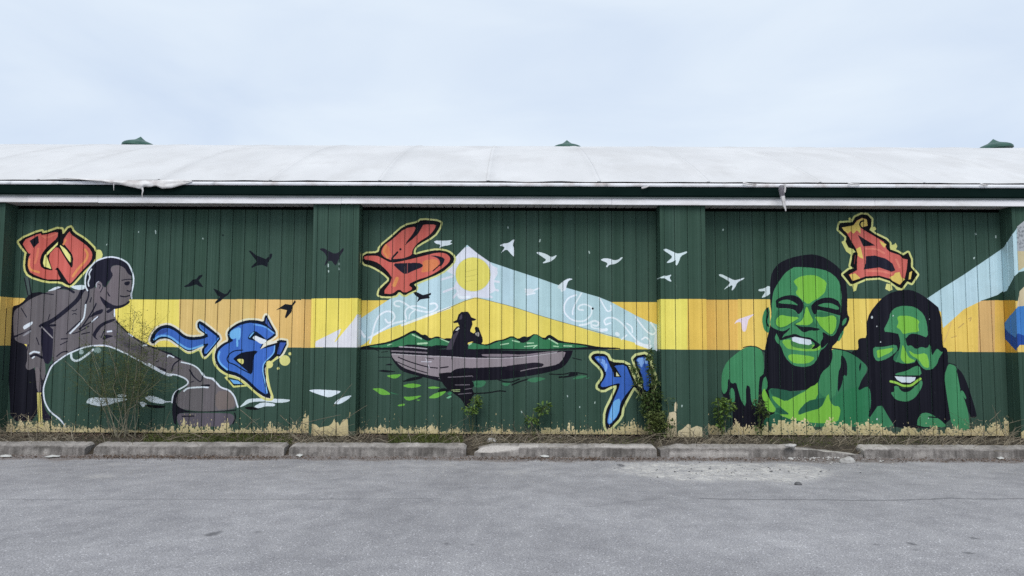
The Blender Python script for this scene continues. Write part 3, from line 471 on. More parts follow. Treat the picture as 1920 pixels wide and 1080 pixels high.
# --- flaking along the foot, screws, scratches
rs = np.random.RandomState(5)
def vnoise(n, cell):
    k = int(n/cell)+3; v = rs.rand(k); x = np.arange(n)/cell; i = x.astype(int); f = x-i; f = f*f*(3-2*f)
    return v[i]*(1-f)+v[i+1]*f
ZBAY = on_y(960, 813.6, YB).z; ZPIL = on_y(960, 818.6, 0).z
xs = np.arange(MW)/PPM + MX0
sp1 = np.abs(vnoise(MW, 34)-.5)*2; sp2 = np.abs(vnoise(MW, 15)-.5)*2; sp3 = np.abs(vnoise(MW, 7)-.5)*2; sp4 = np.abs(vnoise(MW, 3.2)-.5)*2
LV = [(-20, 12), (8, 12), (22, 24), (42, 27), (60, 22), (75, 24), (98, 20), (112, 11), (135, 13), (160, 9), (190, 8), (235, 5), (275, 9), (320, 12), (335, 16), (345, 33), (353, 17), (385, 15), (394, 27), (402, 14), (425, 23), (440, 7), (470, 12), (500, 10), (507, 24), (515, 13), (540, 8), (545, 15), (566, 30), (578, 35), (590, 20), (680, 12), (712, 17), (745, 12), (765, 10), (775, 18), (785, 11), (800, 15), (815, 19), (826, 10), (838, 7), (862, 15), (868, 6), (905, 5), (937, 16), (955, 13), (960, 4),
      (1000, 5), (1022, 12), (1050, 14), (1054, 19), (1075, 19), (1080, 9), (1098, 16), (1105, 10), (1117, 16), (1122, 6), (1140, 13), (1165, 18), (1188, 26), (1193, 18), (1230, 22), (1325, 22), (1350, 12), (1372, 9), (1378, 24), (1392, 14), (1402, 20), (1425, 18), (1440, 24), (1470, 27), (1500, 26), (1520, 22), (1527, 11), (1540, 12), (1548, 20), (1560, 31), (1568, 24), (1582, 20), (1604, 28), (1610, 16), (1625, 24), (1653, 25), (1665, 12), (1675, 4), (1695, 12), (1712, 17), (1720, 8), (1735, 11), (1755, 22), (1760, 7), (1775, 16), (1795, 17), (1800, 13), (1820, 12), (1835, 17), (1860, 23), (1885, 34), (1900, 30), (1915, 32)]
lx = np.array([on_y(p, 812, YB).x for p, _ in LV]); lv = np.interp(xs, lx, np.array([h for _, h in LV])/132)
b3 = np.clip((xs-on_y(1315, 800, YB).x)*20, 0, 1)
hb = lv*((.18+.34*(1-sp1)**2+.34*(1-sp2)**2+.34*(1-sp3)**2+.20*(1-sp4)**2)*1.12*(1-b3)+(.62+.22*(1-sp1)**1.5+.22*(1-sp2)**1.5+.16*(1-sp3)**2)*1.02*b3)
hb = np.where(vnoise(MW, 11) > .86, hb*.35, hb)
zz = (np.arange(MH)/PPM + MZ0)[:, None]
speck = rs.rand(MH//3+1, MW//3+1).repeat(3, 0).repeat(3, 1)[:MH, :MW]
n2d = np.array([vnoise(MW, 6) for _ in range(24)])[np.minimum(23, (np.arange(MH)/7).astype(int) % 24)]
hbj = hb[None, :]*(1+.10*(speck-.5)+.55*(n2d-.5))
mk = zz < ZBAY + hbj
pc = np.array(PEEL, np.float32)
def dirty(mask, arr):
    n = (rs.rand(MH//4+1, MW//4+1).repeat(4, 0).repeat(4, 1)[:MH, :MW]-.5)*22 + (n2d-.5)*30
    arr[mask] = (pc + n[..., None])[mask]
mk &= ~((rs.rand(MH//5+1, MW//5+1).repeat(5, 0).repeat(5, 1)[:MH, :MW] > .93))
dirty(mk, IMG['b'])
# single flakes just over the foot
for _ in range(420):
    x = rs.randint(0, MW); z = int((ZBAY - MZ0 + abs(rs.randn())*.10 + .04)*PPM); h = rs.randint(2, 9); w = rs.randint(1, 4)
    IMG['b'][z:z+h, x:x+w] = pc*rs.uniform(.8, 1.05)
for s in ('145,700 150,565 200,580 230,612 290,598 340,592 375,560 400,510 420,560 440,545 462,592 480,550 500,520 550,515 558,620 560,730 145,730', '565,500 572,432 582,440 575,500', '640,700 650,600 668,500 672,420 684,430 690,560 700,640 700,720'): Fp('C3', PEEL, s, 0, 'p')
for s in ('880,720 880,620 930,440 990,430 1012,450 1022,720', '985,425 988,345 1005,318 1020,345 1020,390 1008,432', '1022,720 1030,650 1075,630 1140,570 1170,580 1172,620 1240,590 1300,610 1305,720'): Fp('E3', (204, 190, 158), s, 0, 'p')
Fp('E3', GREEN, '920,590 980,585 975,620 930,625', 0, 'p')
Q(PEEL, '0,800 10,790 10,830 0,830', 'p'); Q(PEEL, '1912,812 1930,800 1930,830 1912,830', 'p')
for (px, py, pl) in [(560+330/6, 360+840/6, 'p'), (560+455/6, 360+820/6, 'p'), (560+335/6, 360+900/6, 'p'), (560+455/6, 360+875/6, 'p')] + [(280+72/6, 360+470/6, 'b'), (280+605/6, 360+530/6, 'b'), (1340+92/6, 360+432/6, 'b'), (840+675/6, 360+410/6, 'b'), (840+1030/6, 360+560/6, 'b'), (840+1590/6, 360+690/6, 'b'),
                     (1600+1600/6, 360+515/6, 'b'), (1600+1375/6, 360+480/6, 'b'), (1600+1355/6, 360+750/6, 'b'), (840+1480/6, 700+385/6, 'b'), (840+1650/6, 700+340/6, 'b'), (840+1345/6, 700+265/6, 'b'), (840+830/6, 700+440/6, 'b'), (1100+1070/6, 700+375/6, 'p'), (260, 436, 'b'), (292, 436, 'b'), (200, 460, 'b')]:
    q = to_img(pl, [(px, py)])[0]; stroke_img(pl, np.array([q, q+np.array([rs.uniform(-2, 2), rs.uniform(3, 12)])]), (168, 184, 180), rs.uniform(1.6, 3.0))
Ep('D2', INK, 1628, 232, 12); Ep('B1', (30, 44, 42), 830, 488, 11)
for _ in range(700):      # pin holes, grit and short scratches of the old paint
    pl = 'b' if rs.rand() < .8 else 'p'; x = rs.randint(4, MW-6); z = rs.randint(4, MH-30); im = IMG[pl]
    d = rs.uniform(-26, 34); im[z:z+rs.randint(2, 12), x:x+rs.randint(1, 3)] += d
# faint vertical streaks where water ran
# mud splashed up the foot
for pl in 'bp':
    zf = ZBAY if pl == 'b' else ZPIL
    md = np.clip(.24-(zz-zf)*1.7, 0, .24)*np.clip(n2d*1.6-.25+.5*(speck-.5), 0, 1)*(.4+vnoise(MW, 120))[None, :]
    IMG[pl] = IMG[pl]*(1-md[..., None]) + np.array((92, 80, 62), np.float32)*md[..., None]
st = (vnoise(MW, 5)-.5)*12 + (vnoise(MW, 30)-.5)*9
for pl in 'bp': IMG[pl] += st[None, :, None]*(.6+.4*np.linspace(0, 1, MH)[:, None, None])

# ---------------------------------------------------------------- ground
def gpt(k, x, y): return on_z(k*640 + x/3, 800 + y/3, 0.0)
GX0, GX1, GY0, GY1, GP = -8.0, 8.0, -7.0, 0.0, 110
GW, GH = int((GX1-GX0)*GP), int((GY1-GY0)*GP)
IMG['g'] = canvas(GW, GH, (0, 0, 0))
def g_img(k, s):
    v = [float(q) for q in s.replace(',', ' ').split()]
    P = [gpt(k, v[i], v[i+1]) for i in range(0, len(v), 2)]
    return np.array([((p.x-GX0)*GP, (p.y-GY0)*GP) for p in P])
def blur(a, n):
    for _ in range(2):
        for ax in (0, 1):
            k = np.zeros_like(a)
            for d in range(-n, n+1): k += np.roll(a, d, ax)
            a = k/(2*n+1)
    return a
g = IMG['g']
for k, s in ((1, '1500,240 1600,205 1760,200 1940,205 1940,310 1800,290 1650,270'), (2, '-20,208 200,205 400,210 640,212 790,235 840,262 720,300 610,318 420,300 200,300 -20,312')): fill_img('g', chaikin(g_img(k, s), 2), (0, 200, 0))
for k, s in ((1, '575,215 610,208 655,218 640,228 590,225'), (1, '100,230 140,222 165,232 120,238'), (1, '920,262 1000,245 1040,255 960,272'), (0, '235,238 290,236 280,243 240,243'), (0, '580,210 640,204 700,212 620,218'), (0, '1660,222 1760,212 1740,226'), (2, '940,292 985,290 980,298'), (2, '1100,305 1150,303 1150,309'), (0, '480,275 620,262 640,285 520,292'), (1, '380,245 440,240 430,248')):
    fill_img('g', chaikin(g_img(k, s), 1), (0, 150, 0))
g[..., 1] = np.minimum(255, blur(g[..., 1].copy(), 9)*1.15)
rg = np.random.RandomState(3)
g[..., 1] *= .55 + .9*rg.rand(GH//4+1, GW//4+1).repeat(4, 0).repeat(4, 1)[:GH, :GW]
for k, s in ((0, '1148,610 1180,596 1225,592 1235,586 1255,584 1240,598 1215,612 1180,618 1150,616'), (0, '1428,596 1445,588 1466,588 1460,597'), (0, '992,795 1005,785 1025,783 1015,792'), (2, '1255,650 1275,648 1328,666 1310,670 1270,662'), (2, '1605,620 1640,622 1672,631 1630,634'), (2, '1562,703 1610,706 1660,714 1600,718'),
             (2, '1068,658 1090,658 1110,666 1080,667'), (2, '1142,788 1180,787 1175,794'), (1, '570,655 590,652 615,660 590,664'), (1, '716,662 735,658 752,662 730,669'), (0, '640,668 655,662 652,672'), (0, '1858,402 1872,398 1870,408'), (0, '1532,486 1546,484 1542,491'), (1, '1545,212 1570,208 1600,222 1570,226'), (2, '1290,692 1330,690 1320,698')):
    fill_img('g', chaikin(g_img(k, s), 1), (170, 0, 0))
def g_stroke(k, s, w, v):
    P = g_img(k, s); Q_ = []
    for i in range(len(P)-1):
        for t in np.linspace(0, 1, 12, endpoint=False): Q_.append(P[i]*(1-t)+P[i+1]*t + rg.randn(2)*[0, .8])
    stroke_img('g', np.array(Q_), (v, 0, 0), w)
for k, s, w, v in ((0, '-60,408 300,412 800,408 1300,410 1920,409 2300,405 2500,407', 1.4, 95), (2, '100,405 400,410 800,412 1000,416 1200,414 1400,408 1500,402 1650,408 1960,406', 2.0, 150), (1, '1180,440 1400,450 1620,420 1920,395', 1.2, 60), (1, '300,345 900,340', 1.2, 40), (0, '1170,652 1280,670', 1.0, 70),
                   (0, '280,208 330,198 440,193 900,205', 1.6, 80), (2, '-100,560 600,545 900,560', 1.0, 40)): g_stroke(k, s, w, v)
g[..., 0] = blur(g[..., 0].copy(), 1)
Pd = np.array([((x-GX0)*GP, (y-GY0)*GP) for x, y in [(-8, -.6), (8, -.6)] + [(8-16*i/160, -1.03-.30*abs(mnoise.noise((i*.13, 3, 1)))-.22*abs(mnoise.noise((i*.61, 5, 1)))) for i in range(161)]])
gd = np.zeros_like(g); IMG['d'] = gd; fill_img('d', chaikin(Pd, 1), (0, 0, 235)); g[..., 2] = blur(gd[..., 2].copy(), 4)
def to_image(name, a):
    h, w = a.shape[:2]
    im = bpy.data.images.new(name, w, h, alpha=False)
    px = np.ones((h, w, 4), np.float32); px[..., :3] = np.clip(a, 0, 255)/255
    im.pixels.foreach_set(px.ravel()); im.update(); im.pack()
    return im
def coords(nt, obj, ax, ay, x0, x1, y0, y1):
    L = nt.links.new
    tc = nd(nt, 'ShaderNodeTexCoord'); tc.object = obj
    sp = nd(nt, 'ShaderNodeSeparateXYZ'); L(tc.outputs['Object'], sp.inputs[0])
    cb = nd(nt, 'ShaderNodeCombineXYZ')
    for i, (a, lo, hi) in enumerate(((ax, x0, x1), (ay, y0, y1))):
        mr = nd(nt, 'ShaderNodeMapRange', clamp=False); mr.inputs[1].default_value = lo; mr.inputs[2].default_value = hi
        L(sp.outputs[a], mr.inputs[0]); L(mr.outputs[0], cb.inputs[i])
    return tc, cb
def mixc(nt, fac, a, b, blend='MIX'):
    mx = nd(nt, 'ShaderNodeMix', data_type='RGBA', blend_type=blend); L = nt.links.new
    for v, i in ((fac, 0), (a, 6), (b, 7)):
        if hasattr(v, 'node'): L(v, mx.inputs[i])
        else: mx.inputs[i].default_value = v if i == 0 else (*v[:3], 1)
    return mx.outputs[2]
def ramp(nt, src, p0, p1, c0=(0, 0, 0), c1=(1, 1, 1)):
    r = nd(nt, 'ShaderNodeValToRGB'); e = r.color_ramp.elements; e[0].position = p0; e[1].position = p1; e[0].color = (*c0, 1); e[1].color = (*c1, 1)
    nt.links.new(src, r.inputs[0]); return r.outputs[0]

ma_asph, nt, b = newmat('asphalt', .92, .2); L = nt.links.new
tc, cb = coords(nt, None, 0, 1, GX0, GX1, GY0, GY1)
def tn(scale, detail=3, rough=.6, vec=None):
    n = nd(nt, 'ShaderNodeTexNoise', Scale=scale, Detail=detail, Roughness=rough); L(vec or tc.outputs['Object'], n.inputs['Vector']); return n.outputs[0]
fine = ramp(nt, tn(88, 5, .85), .34, .68, (.108, .106, .111), (.492, .484, .498))
vo = nd(nt, 'ShaderNodeTexVoronoi', Scale=105); L(tc.outputs['Object'], vo.inputs['Vector'])
sp_ = ramp(nt, vo.outputs['Color'], .80, .93)
c = mixc(nt, sp_, fine, (.55, .54, .555))
vo2 = nd(nt, 'ShaderNodeTexVoronoi', Scale=85); L(tc.outputs['Object'], vo2.inputs['Vector'])
c = mixc(nt, ramp(nt, vo2.outputs['Color'], .86, .98), c, (.17, .165, .17))
big = ramp(nt, tn(.55, 5, .55), .30, .70, (.80, .80, .81), (1.14, 1.14, 1.14)); c = mixc(nt, 1.0, c, big, 'MULTIPLY')
mid = ramp(nt, tn(4.5, 5, .6), .30, .70, (.84, .84, .85), (1.12, 1.12, 1.11)); c = mixc(nt, 1.0, c, mid, 'MULTIPLY')
ti = nd(nt, 'ShaderNodeTexImage', extension='CLIP', interpolation='Linear'); ti.image = to_image('ground_marks', g); ti.image.colorspace_settings.name = 'Non-Color'
L(cb.outputs[0], ti.inputs[0]); ss = nd(nt, 'ShaderNodeSeparateColor'); L(ti.outputs[0], ss.inputs[0])
pale = ramp(nt, tn(38, 4, .7), .3, .7, (.36, .345, .325), (.74, .72, .69)); pf = nd(nt, 'ShaderNodeMath', operation='MULTIPLY'); L(ss.outputs[1], pf.inputs[0]); L(ramp(nt, tn(6, 7, .8), .38, .60, (.05, .05, .05), (1, 1, 1)), pf.inputs[1]); c = mixc(nt, pf.outputs[0], c, pale); pd_ = nd(nt, 'ShaderNodeMath', operation='MULTIPLY'); L(ss.outputs[2], pd_.inputs[0]); L(ramp(nt, tn(14, 6, .75), .34, .62, (.25, .25, .25), (1, 1, 1)), pd_.inputs[1])
c = mixc(nt, pd_.outputs[0], c, ramp(nt, tn(45, 4, .8), .32, .68, (.060, .044, .036), (.25, .205, .18)))
c = mixc(nt, ss.outputs[0], c, (.055, .055, .062))
L(c, b.inputs['Base Color'])
bp = nd(nt, 'ShaderNodeBump', Strength=.5, Distance=.006); L(tn(110, 3, .7), bp.inputs['Height']); L(bp.outputs[0], b.inputs['Normal'])
lot = mesh('asphalt_lot', [(-250, -250, 0), (250, -250, 0), (250, 250, 0), (-250, 250, 0)], [(0, 1, 2, 3)], ma_asph); tag(lot, kind='structure')

YS = on_z(960, 856.6, 0).y
ma_soil = noise_mat('soil', (.018, .015, .010), (.070, .056, .042), 26, 6, .95, .8, 90, c2=(.10, .085, .066), s2=9)
def soil_z(x, y):
    t = max(0.0, min(1.0, (y - YS - .06)/.20)); return .004 + t*(.080 + .045*max(0, min(1, (y+.7)/.7)) + .020*mnoise.noise((x*1.3, y*3, 0)) + .014*mnoise.noise((x*7, y*9, 3)))
vs, fs = [], []; nx, ny = 560, 16
for j in range(ny+1):
    for i in range(nx+1):
        x = -14+28*i/nx; y = YS+.08+(.36-YS-.08)*j/ny; y2 = y + (.045*mnoise.noise((x*2.2, 0, 7))+.035*mnoise.noise((x*9, 0, 2))if j == 0 else 0)
        vs.append((x, y2, soil_z(x, y) if j else .004))
for j in range(ny):
    for i in range(nx): k = j*(nx+1)+i; fs.append((k, k+1, k+nx+2, k+nx+1))
soil = mesh('soil_strip', vs, fs, ma_soil, smooth=True); tag(soil, kind='structure')

# ---------------------------------------------------------------- the long metal shed
root = empty('metal_shed'); tag(root, 'long low green metal shed with a painted mural and a white barrel roof', 'building')
P0R = on_y(10.5, 385, 0).x; P3L = on_y(1896, 385, 0).x
PE1 = [on_y(v, 382, 0).x for v in (588.3, 595.8, 616, 638.5, 663.5, 674)]
PE2 = [on_y(v, 384, 0).x for v in (1236.7, 1244.7, 1264.2, 1288.3, 1314.2, 1321.7)]
PILS = [(P0R-.63, P0R), (PE1[0], PE1[-1]), (PE2[0], PE2[-1]), (P3L, P3L+.63)]
fin = IMG['b'].copy()
for a_, b_ in PILS:
    i0 = max(0, int((a_-MX0)*PPM)); i1 = min(MW, int((b_-MX0)*PPM)+1); fin[:, i0:i1] = IMG['p'][:, i0:i1]
def paint_mat(name, image, ax, x0, x1):
    ma, nt, b = newmat(name, .58, .06); L = nt.links.new
    tc, cb = coords(nt, root, ax, 2, x0, x1, MZ0, MZ1)
    ti = nd(nt, 'ShaderNodeTexImage', extension='EXTEND'); ti.image = image; L(cb.outputs[0], ti.inputs[0])
    c = ti.outputs[0]
    oi = nd(nt, 'ShaderNodeObjectInfo')
    # panels weathered a little apart from each other
    tint = ramp(nt, oi.outputs['Random'], 0, 1, (.965, .995, .965), (1.10, 1.085, 1.11)); c = mixc(nt, 1.0, c, tint, 'MULTIPLY')
    mp = nd(nt, 'ShaderNodeMapping', Scale=(9, 9, .7)); L(tc.outputs['Object'], mp.inputs[0])
    n = nd(nt, 'ShaderNodeTexNoise', Scale=1.6, Detail=6, Roughness=.65); L(mp.outputs[0], n.inputs['Vector'])
    c = mixc(nt, .16, c, ramp(nt, n.outputs[0], .3, .72, (.62, .62, .62), (1.35, 1.35, 1.35)), 'MULTIPLY')
    n2 = nd(nt, 'ShaderNodeTexNoise', Scale=2.2, Detail=7, Roughness=.7); L(tc.outputs['Object'], n2.inputs['Vector'])
    c = mixc(nt, 1.0, c, ramp(nt, n2.outputs[0], .35, .7, (.93, .93, .92), (1.06, 1.06, 1.06)), 'MULTIPLY')
    n3 = nd(nt, 'ShaderNodeTexNoise', Scale=130, Detail=2); L(tc.outputs['Object'], n3.inputs['Vector'])
    c = mixc(nt, 1.0, c, ramp(nt, n3.outputs[0], .3, .7, (.95, .95, .95), (1.05, 1.05, 1.05)), 'MULTIPLY')
    L(c, b.inputs['Base Color'])
    L(ramp(nt, n2.outputs[0], .3, .7, (.40, .40, .40), (.62, .62, .62)), b.inputs['Roughness'])
    bp = nd(nt, 'ShaderNodeBump', Strength=.25, Distance=.02); L(n.outputs[0], bp.inputs['Height']); L(bp.outputs[0], b.inputs['Normal'])
    return ma
ma_mural = paint_mat('mural_paint', to_image('mural', fin), 0, MX0, MX1)
ma_side = paint_mat('mural_side_paint', to_image('mural_side', IMG['s']), 1, 0, .30)
ma_green = noise_mat('green_enamel', tuple(v*.9 for v in lin((50, 78, 68))), lin((56, 84, 74)), 3, 6, .5, .15, 4, c2=lin((48, 72, 64)), s2=.8)
ma_dkgreen = noise_mat('dark_green_gutter', (.0015, .009, .0075), (.004, .0135, .0115), 2, 6, .6, .1, 5, stretch=(1, 4, 4), spec=.06)
ma_lip = noise_mat('gutter_lip', (.085, .105, .105), (.13, .15, .15), 5, 4, .6)
ma_white = noise_mat('white_trim', (.72, .71, .73), (.84, .83, .85), 1.5, 7, .55, .1, 6, c2=(.60, .585, .58), s2=2.2, stretch=(1, 1, 3))
ma_soff = noise_mat('grey_soffit', (.36, .34, .34), (.45, .43, .43), 3, 4, .7)
ma_dark = noise_mat('near_black', (.010, .010, .010), (.016, .016, .016), 3, 3, .95)
ma_roof = noise_mat('roof_membrane', (.525, .525, .53), (.61, .61, .615), .9, 8, .62, .22, 5, c2=(.50, .495, .495), s2=1.3, stretch=(1, .5, 1), p0=.32, p1=.68)
ma_flash = noise_mat('eave_flashing', (.66, .67, .70), (.80, .81, .84), 2.5, 7, .6, .3, 25, c2=(.5, .46, .45), s2=5, p0=.25)
ma_torn = noise_mat('torn_membrane', (.52, .50, .49), (.74, .73, .73), 6, 6, .7, .3, 30, c2=(.34, .29, .28), s2=5)
ma_fray = noise_mat('frayed_underlay', (.10, .095, .11), (.30, .29, .31), 14, 5, .8)

ZSOF = on_y(960, 384.2, -.02).z + .006
ZTOP = on_y(960, 395.2, YB).z
zc = lambda py, y: on_y(960, py, y).z
XL, XR = -14.0, 14.5
def panel(name, x0, x1, yf, z0, z1, mat, parent, gap=.0026, back=.010, slot=.0036):
    # one cladding strip: flat face, folded-back edges
    w = x1-x0; a = gap; m_ = [(0+a, back), (a+slot, 0), (w-a-slot, 0), (w-a, back)]
    # faint stiffening swage a third in
    vs = [(x, y, z) for z in (0, z1-z0) for x, y in m_]
    fs = [(0, 1, 5, 4), (1, 2, 6, 5), (2, 3, 7, 6), (4, 5, 6, 7), (3, 2, 1, 0)]
    return mesh(name, vs, fs, mat, parent, loc=(x0, yf, z0))
rp = random.Random(11)
bays = [(PILS[0][1], PILS[1][0], [298.3+23.12*k for k in range(-14, 15)]), (PILS[1][1], PILS[2][0], [714.2+22.75*k for k in range(-4, 26)]), (PILS[2][1], PILS[3][0], [1363.3+23.25*k for k in range(-4, 26)])]
for xl, xr, gr in bays:
    back = MB(); back.box(xl-.05, xr+.05, YB+.012, YB+.05, ZBAY+.004, ZTOP-.004)
    wall = back.build('wall_bay', ma_green, root)
    xs_ = [xl] + [x for x in (on_y(p, 410, YB).x for p in gr) if xl+.03 < x < xr-.03] + [xr]
    for a_, b_ in zip(xs_[:-1], xs_[1:]):
        p = panel('wall_panel', a_, b_, YB-.004+rp.uniform(-.0018, .0018), ZBAY, ZTOP, ma_mural, wall)
        p.rotation_euler = (rp.uniform(-.0006, .0006), 0, rp.uniform(-.026, .026))
for i, (a_, b_) in enumerate(PILS):
    core = MB(); core.box(a_+.02, b_-.02, .017, YB+.06, ZPIL+.004, ZSOF)
    pil = core.build('pillar', ma_green, root)
    ed = {1: PE1, 2: PE2}.get(i) or [a_, a_+.055, a_+.205, a_+.37, b_-.055, b_]
    for j in range(1, 4): panel('pillar_panel', ed[j], ed[j+1], .003, ZPIL, ZSOF-.001, ma_mural, pil, gap=.003, slot=.0035)
    for sgn, (u, v) in ((-1, (ed[0], ed[1])), (1, (ed[4], ed[5]))):
        t = MB(); t.box(u, v, -.004, .016, ZPIL-(.03 if sgn > 0 and i == 2 else 0), ZSOF-.001); o = t.build('corner_trim', ma_mural, pil); bevel(o, .003, 1)
        s_ = MB(); xo = a_+.001 if sgn < 0 else b_-.013
        s_.box(xo, xo+.012, .0165, YB+.02, ZPIL, ZSOF-.001); s_.build('side_panel', ma_side if (i == 3 and sgn < 0) else ma_mural, pil)
        # vertical seam halfway along each return
        s_ = MB(); xo = a_-.004 if sgn < 0 else b_-.001
        s_.box(xo, xo+.005, .118, .130, ZPIL, ZSOF-.002); s_.build('side_seam', ma_side if (i == 3 and sgn < 0) else ma_mural, pil)
# plain cladding past the outer pillars, back and ends
far = MB(); far.box(XL, PILS[0][0]+.02, YB, YB+.05, .02, ZTOP); far.box(PILS[3][1]-.02, XR, YB, YB+.05, .02, ZTOP)
far.box(XL, XL+.06, YB+.05, 18.3, .0, ZTOP+.3); far.box(XR-.06, XR, YB+.05, 18.3, .0, ZTOP+.3); far.box(XL, XR, 18.3, 18.36, .0, ZTOP+.3)
far.build('end_wall', ma_green, root)
hd = MB(); hd.box(XL, XR, YB+.16, YB+.2, ZTOP-.3, ZSOF+.5); hd.build('header_shade_board', ma_dark, root)  # board coloured near-black to stand in for the darkness inside the slot
# footing under the cladding
ft = MB(); ft.box(XL, XR, YB+.03, YB+.2, -.05, ZBAY-.004); ft.build('footing', noise_mat('dark_footing', (.03, .028, .025), (.07, .065, .058), 9, 5, .95), root)
# soffit boards, open slot behind
sof = MB()
for xl, xr in [(XL, PILS[0][0]), (bays[0][0], bays[0][1]), (bays[1][0], bays[1][1]), (bays[2][0], bays[2][1]), (PILS[3][1], XR)]: sof.box(xl, xr, -.03, YB-.02, ZSOF+.012, ZSOF+.02)
sf = sof.build('soffit', ma_soff, root)
bw = .1145; proto = None
for xl, xr, _ in bays:
    n = int((xr-xl)/bw); st_ = (xr-xl)/n
    for k in range(n):
        t = MB(); g_ = .0045; w_ = st_
        t.add([(g_, 0, .011), (g_+.006, 0, 0), (w_-g_-.006, 0, 0), (w_-g_, 0, .011), (g_, .255, .011), (g_+.006, .255, 0), (w_-g_-.006, .255, 0), (w_-g_, .255, .011)], [(0, 1, 5, 4), (1, 2, 6, 5), (2, 3, 7, 6), (0, 3, 2, 1), (4, 5, 6, 7)])
        if k == 0: pr = t.build('soffit_board', ma_soff, sf); pr.location = (xl, -.03, ZSOF); me = pr.data
        else:
            o = bpy.data.objects.new('soffit_board', me); o.location = (xl+k*st_, -.03, ZSOF+rp.uniform(-.001, .001)); link(o, sf)
# white fascia boards
fj = [XL, on_y(184, 372, -.06).x, on_y(640, 372, -.06).x, on_y(1147, 372, -.06).x, on_y(1640, 372, -.06).x, XR]
for k in range(5):
    dz = (.007, 0, .002, 0, .001)[k]; t = MB(); t.box(fj[k]+.001, fj[k+1]-.001, -.062-.001*k, -.031, zc(383.4, -.062)+dz, zc(370.5, -.062)+.03); bevel(t.build('fascia_board', ma_white, root), .004, 1)
t = MB(); t.box(XL, XR, -.085, -.0655, zc(370.9, -.085), zc(367.4, -.085)); t.build('gutter_lip', ma_lip, root)
YG = -.112
gj = [XL, on_y(360, 360, YG).x, on_y(800, 360, YG).x, on_y(1240, 360, YG).x, on_y(1700, 360, YG).x, XR]
ZG0, ZG1 = zc(367.6, YG), zc(349.6, YG)
for k in range(5):
    t = MB(); x0, x1 = gj[k]+.0006, gj[k+1]-.0006
    pr = [(YG, ZG1), (YG-.006, ZG1-.012), (YG-.003, ZG1-.02), (YG+.010, ZG0+.02), (YG+.022, ZG0), (-.06, ZG0), (-.06, ZG1)]
    n = len(pr); t.add([(x, y, z) for x in (x0, x1) for y, z in pr], [(i, (i+1) % n, (i+1) % n+n, i+n) for i in range(n)] + [tuple(range(n))[::-1], tuple(range(n, 2*n))]); t.build('gutter', ma_dkgreen, root)
# roof: barrel of membrane sheets
YE = -.10; ZE = zc(341.0, YE)
HALF = 9.23
def roof_z(t): return ZE + .497*t - .0263*t*t
roof = MB(); tt = [0, .25, .5, .8, 1.2, 1.7, 2.3, 3, 3.8, 4.7, 5.8, 7, 8.2, HALF]; tt2 = tt + [2*HALF - t for t in tt[-2::-1]]
vs = [(x, YE+.03+t, roof_z(t)-.03) for x in (XL, XR) for t in tt2]; n = len(tt2)
roof.add(vs, [(i, i+n, i+n+1, i+1) for i in range(n-1)]); rf = roof.build('roof', ma_dark, root)
seams = [on_y(p, 341, YE).x for p in (75, 300, 510, 715, 918, 1120, 1325, 1535, 1730)]
while seams[0] > XL+1.6: seams.insert(0, seams[0]-1.52)
while seams[-1] < XR-1.6: seams.append(seams[-1]+1.52)
seams = [XL] + seams + [XR]
for k in range(len(seams)-1):
    xm = (seams[k]+seams[k+1])/2; la, lb = xm < .8, xm > -.8; nxs = 13
    x0, x1 = seams[k]-.05*la, seams[k+1]+.05*lb
    us = [0, .012, .03, .035] + [.035+.93*i/(nxs-4) for i in range(1, nxs-3)] + [.97, .988, 1]
    ts = [0, .03, .1, .2, .35, .5, .7, .95, 1.2, 1.5, 1.8, 2.2, 2.6, 3, 3.4, 3.9, 4.4, 5, 6, 7.2, 8.4, HALF]
    vs, fs = [], []
    for t in ts:
        for u in us:
            x = x0+(x1-x0)*u
            v_ = u if u < .5 else 1-u; on = la if u < .5 else lb
            lift = (.010 if v_ <= .0121 else (.009 if v_ <= .0301 else 0)) if on else 0
            w_ = .006*mnoise.noise((x*1.1, t*1.6, 1)) + .003*mnoise.noise((x*4, t*3, 5))
            e = .012*mnoise.noise((x*2.3, 0, 9)) if t == 0 else 0
            vs.append((x, YE+t-.012*(t == 0), roof_z(t)+.004+lift+w_*min(1, t*4)+e))
    n = len(us)
    for j in range(len(ts)-1):
        for i in range(n-1): fs.append((j*n+i, j*n+i+1, (j+1)*n+i+1, (j+1)*n+i))
    o = mesh('roof_sheet', vs, fs, ma_roof, rf, smooth=True)
    s_ = o.modifiers.new('thickness', 'SOLIDIFY'); s_.thickness = .0015; s_.offset = -1
# white flashing strips at the eave, joints and small tears
ej = [XL, on_y(20, 345, YG).x, on_y(402, 346, YG).x, on_y(771, 346, YG).x, on_y(1138, 347, YG).x, on_y(1470, 348, YG).x, on_y(1845, 348, YG).x, XR]
for k in range(len(ej)-1):
    x0, x1 = ej[k]+.004, ej[k+1]-.004; n = max(12, int((x1-x0)/.06)); vs, fs = [], []
    for i in range(n+1):
        x = x0+(x1-x0)*i/n; w_ = .006*mnoise.noise((x*3, 2, 0))+.004*mnoise.noise((x*11, 3, 0))
        sk = .03 if i == n else 0
        lo = ZG1+.001+.006*max(0, mnoise.noise((x*5, 8, 0)))
        for y, z in ((YG-.012+w_*.3, lo), (YG-.010+w_, lo+.03), (YE-.018+w_, ZE-.018+w_*.4), (YE+.06, ZE+.004)): vs.append((x+sk*(z-ZG1)/.09, y, z))
    for i in range(n):
        for j in range(3): fs.append((i*4+j, (i+1)*4+j, (i+1)*4+j+1, i*4+j+1))
    o = mesh('edge_flashing', vs, fs, ma_flash, rf, smooth=True); s_ = o.modifiers.new('thickness', 'SOLIDIFY'); s_.thickness = .004
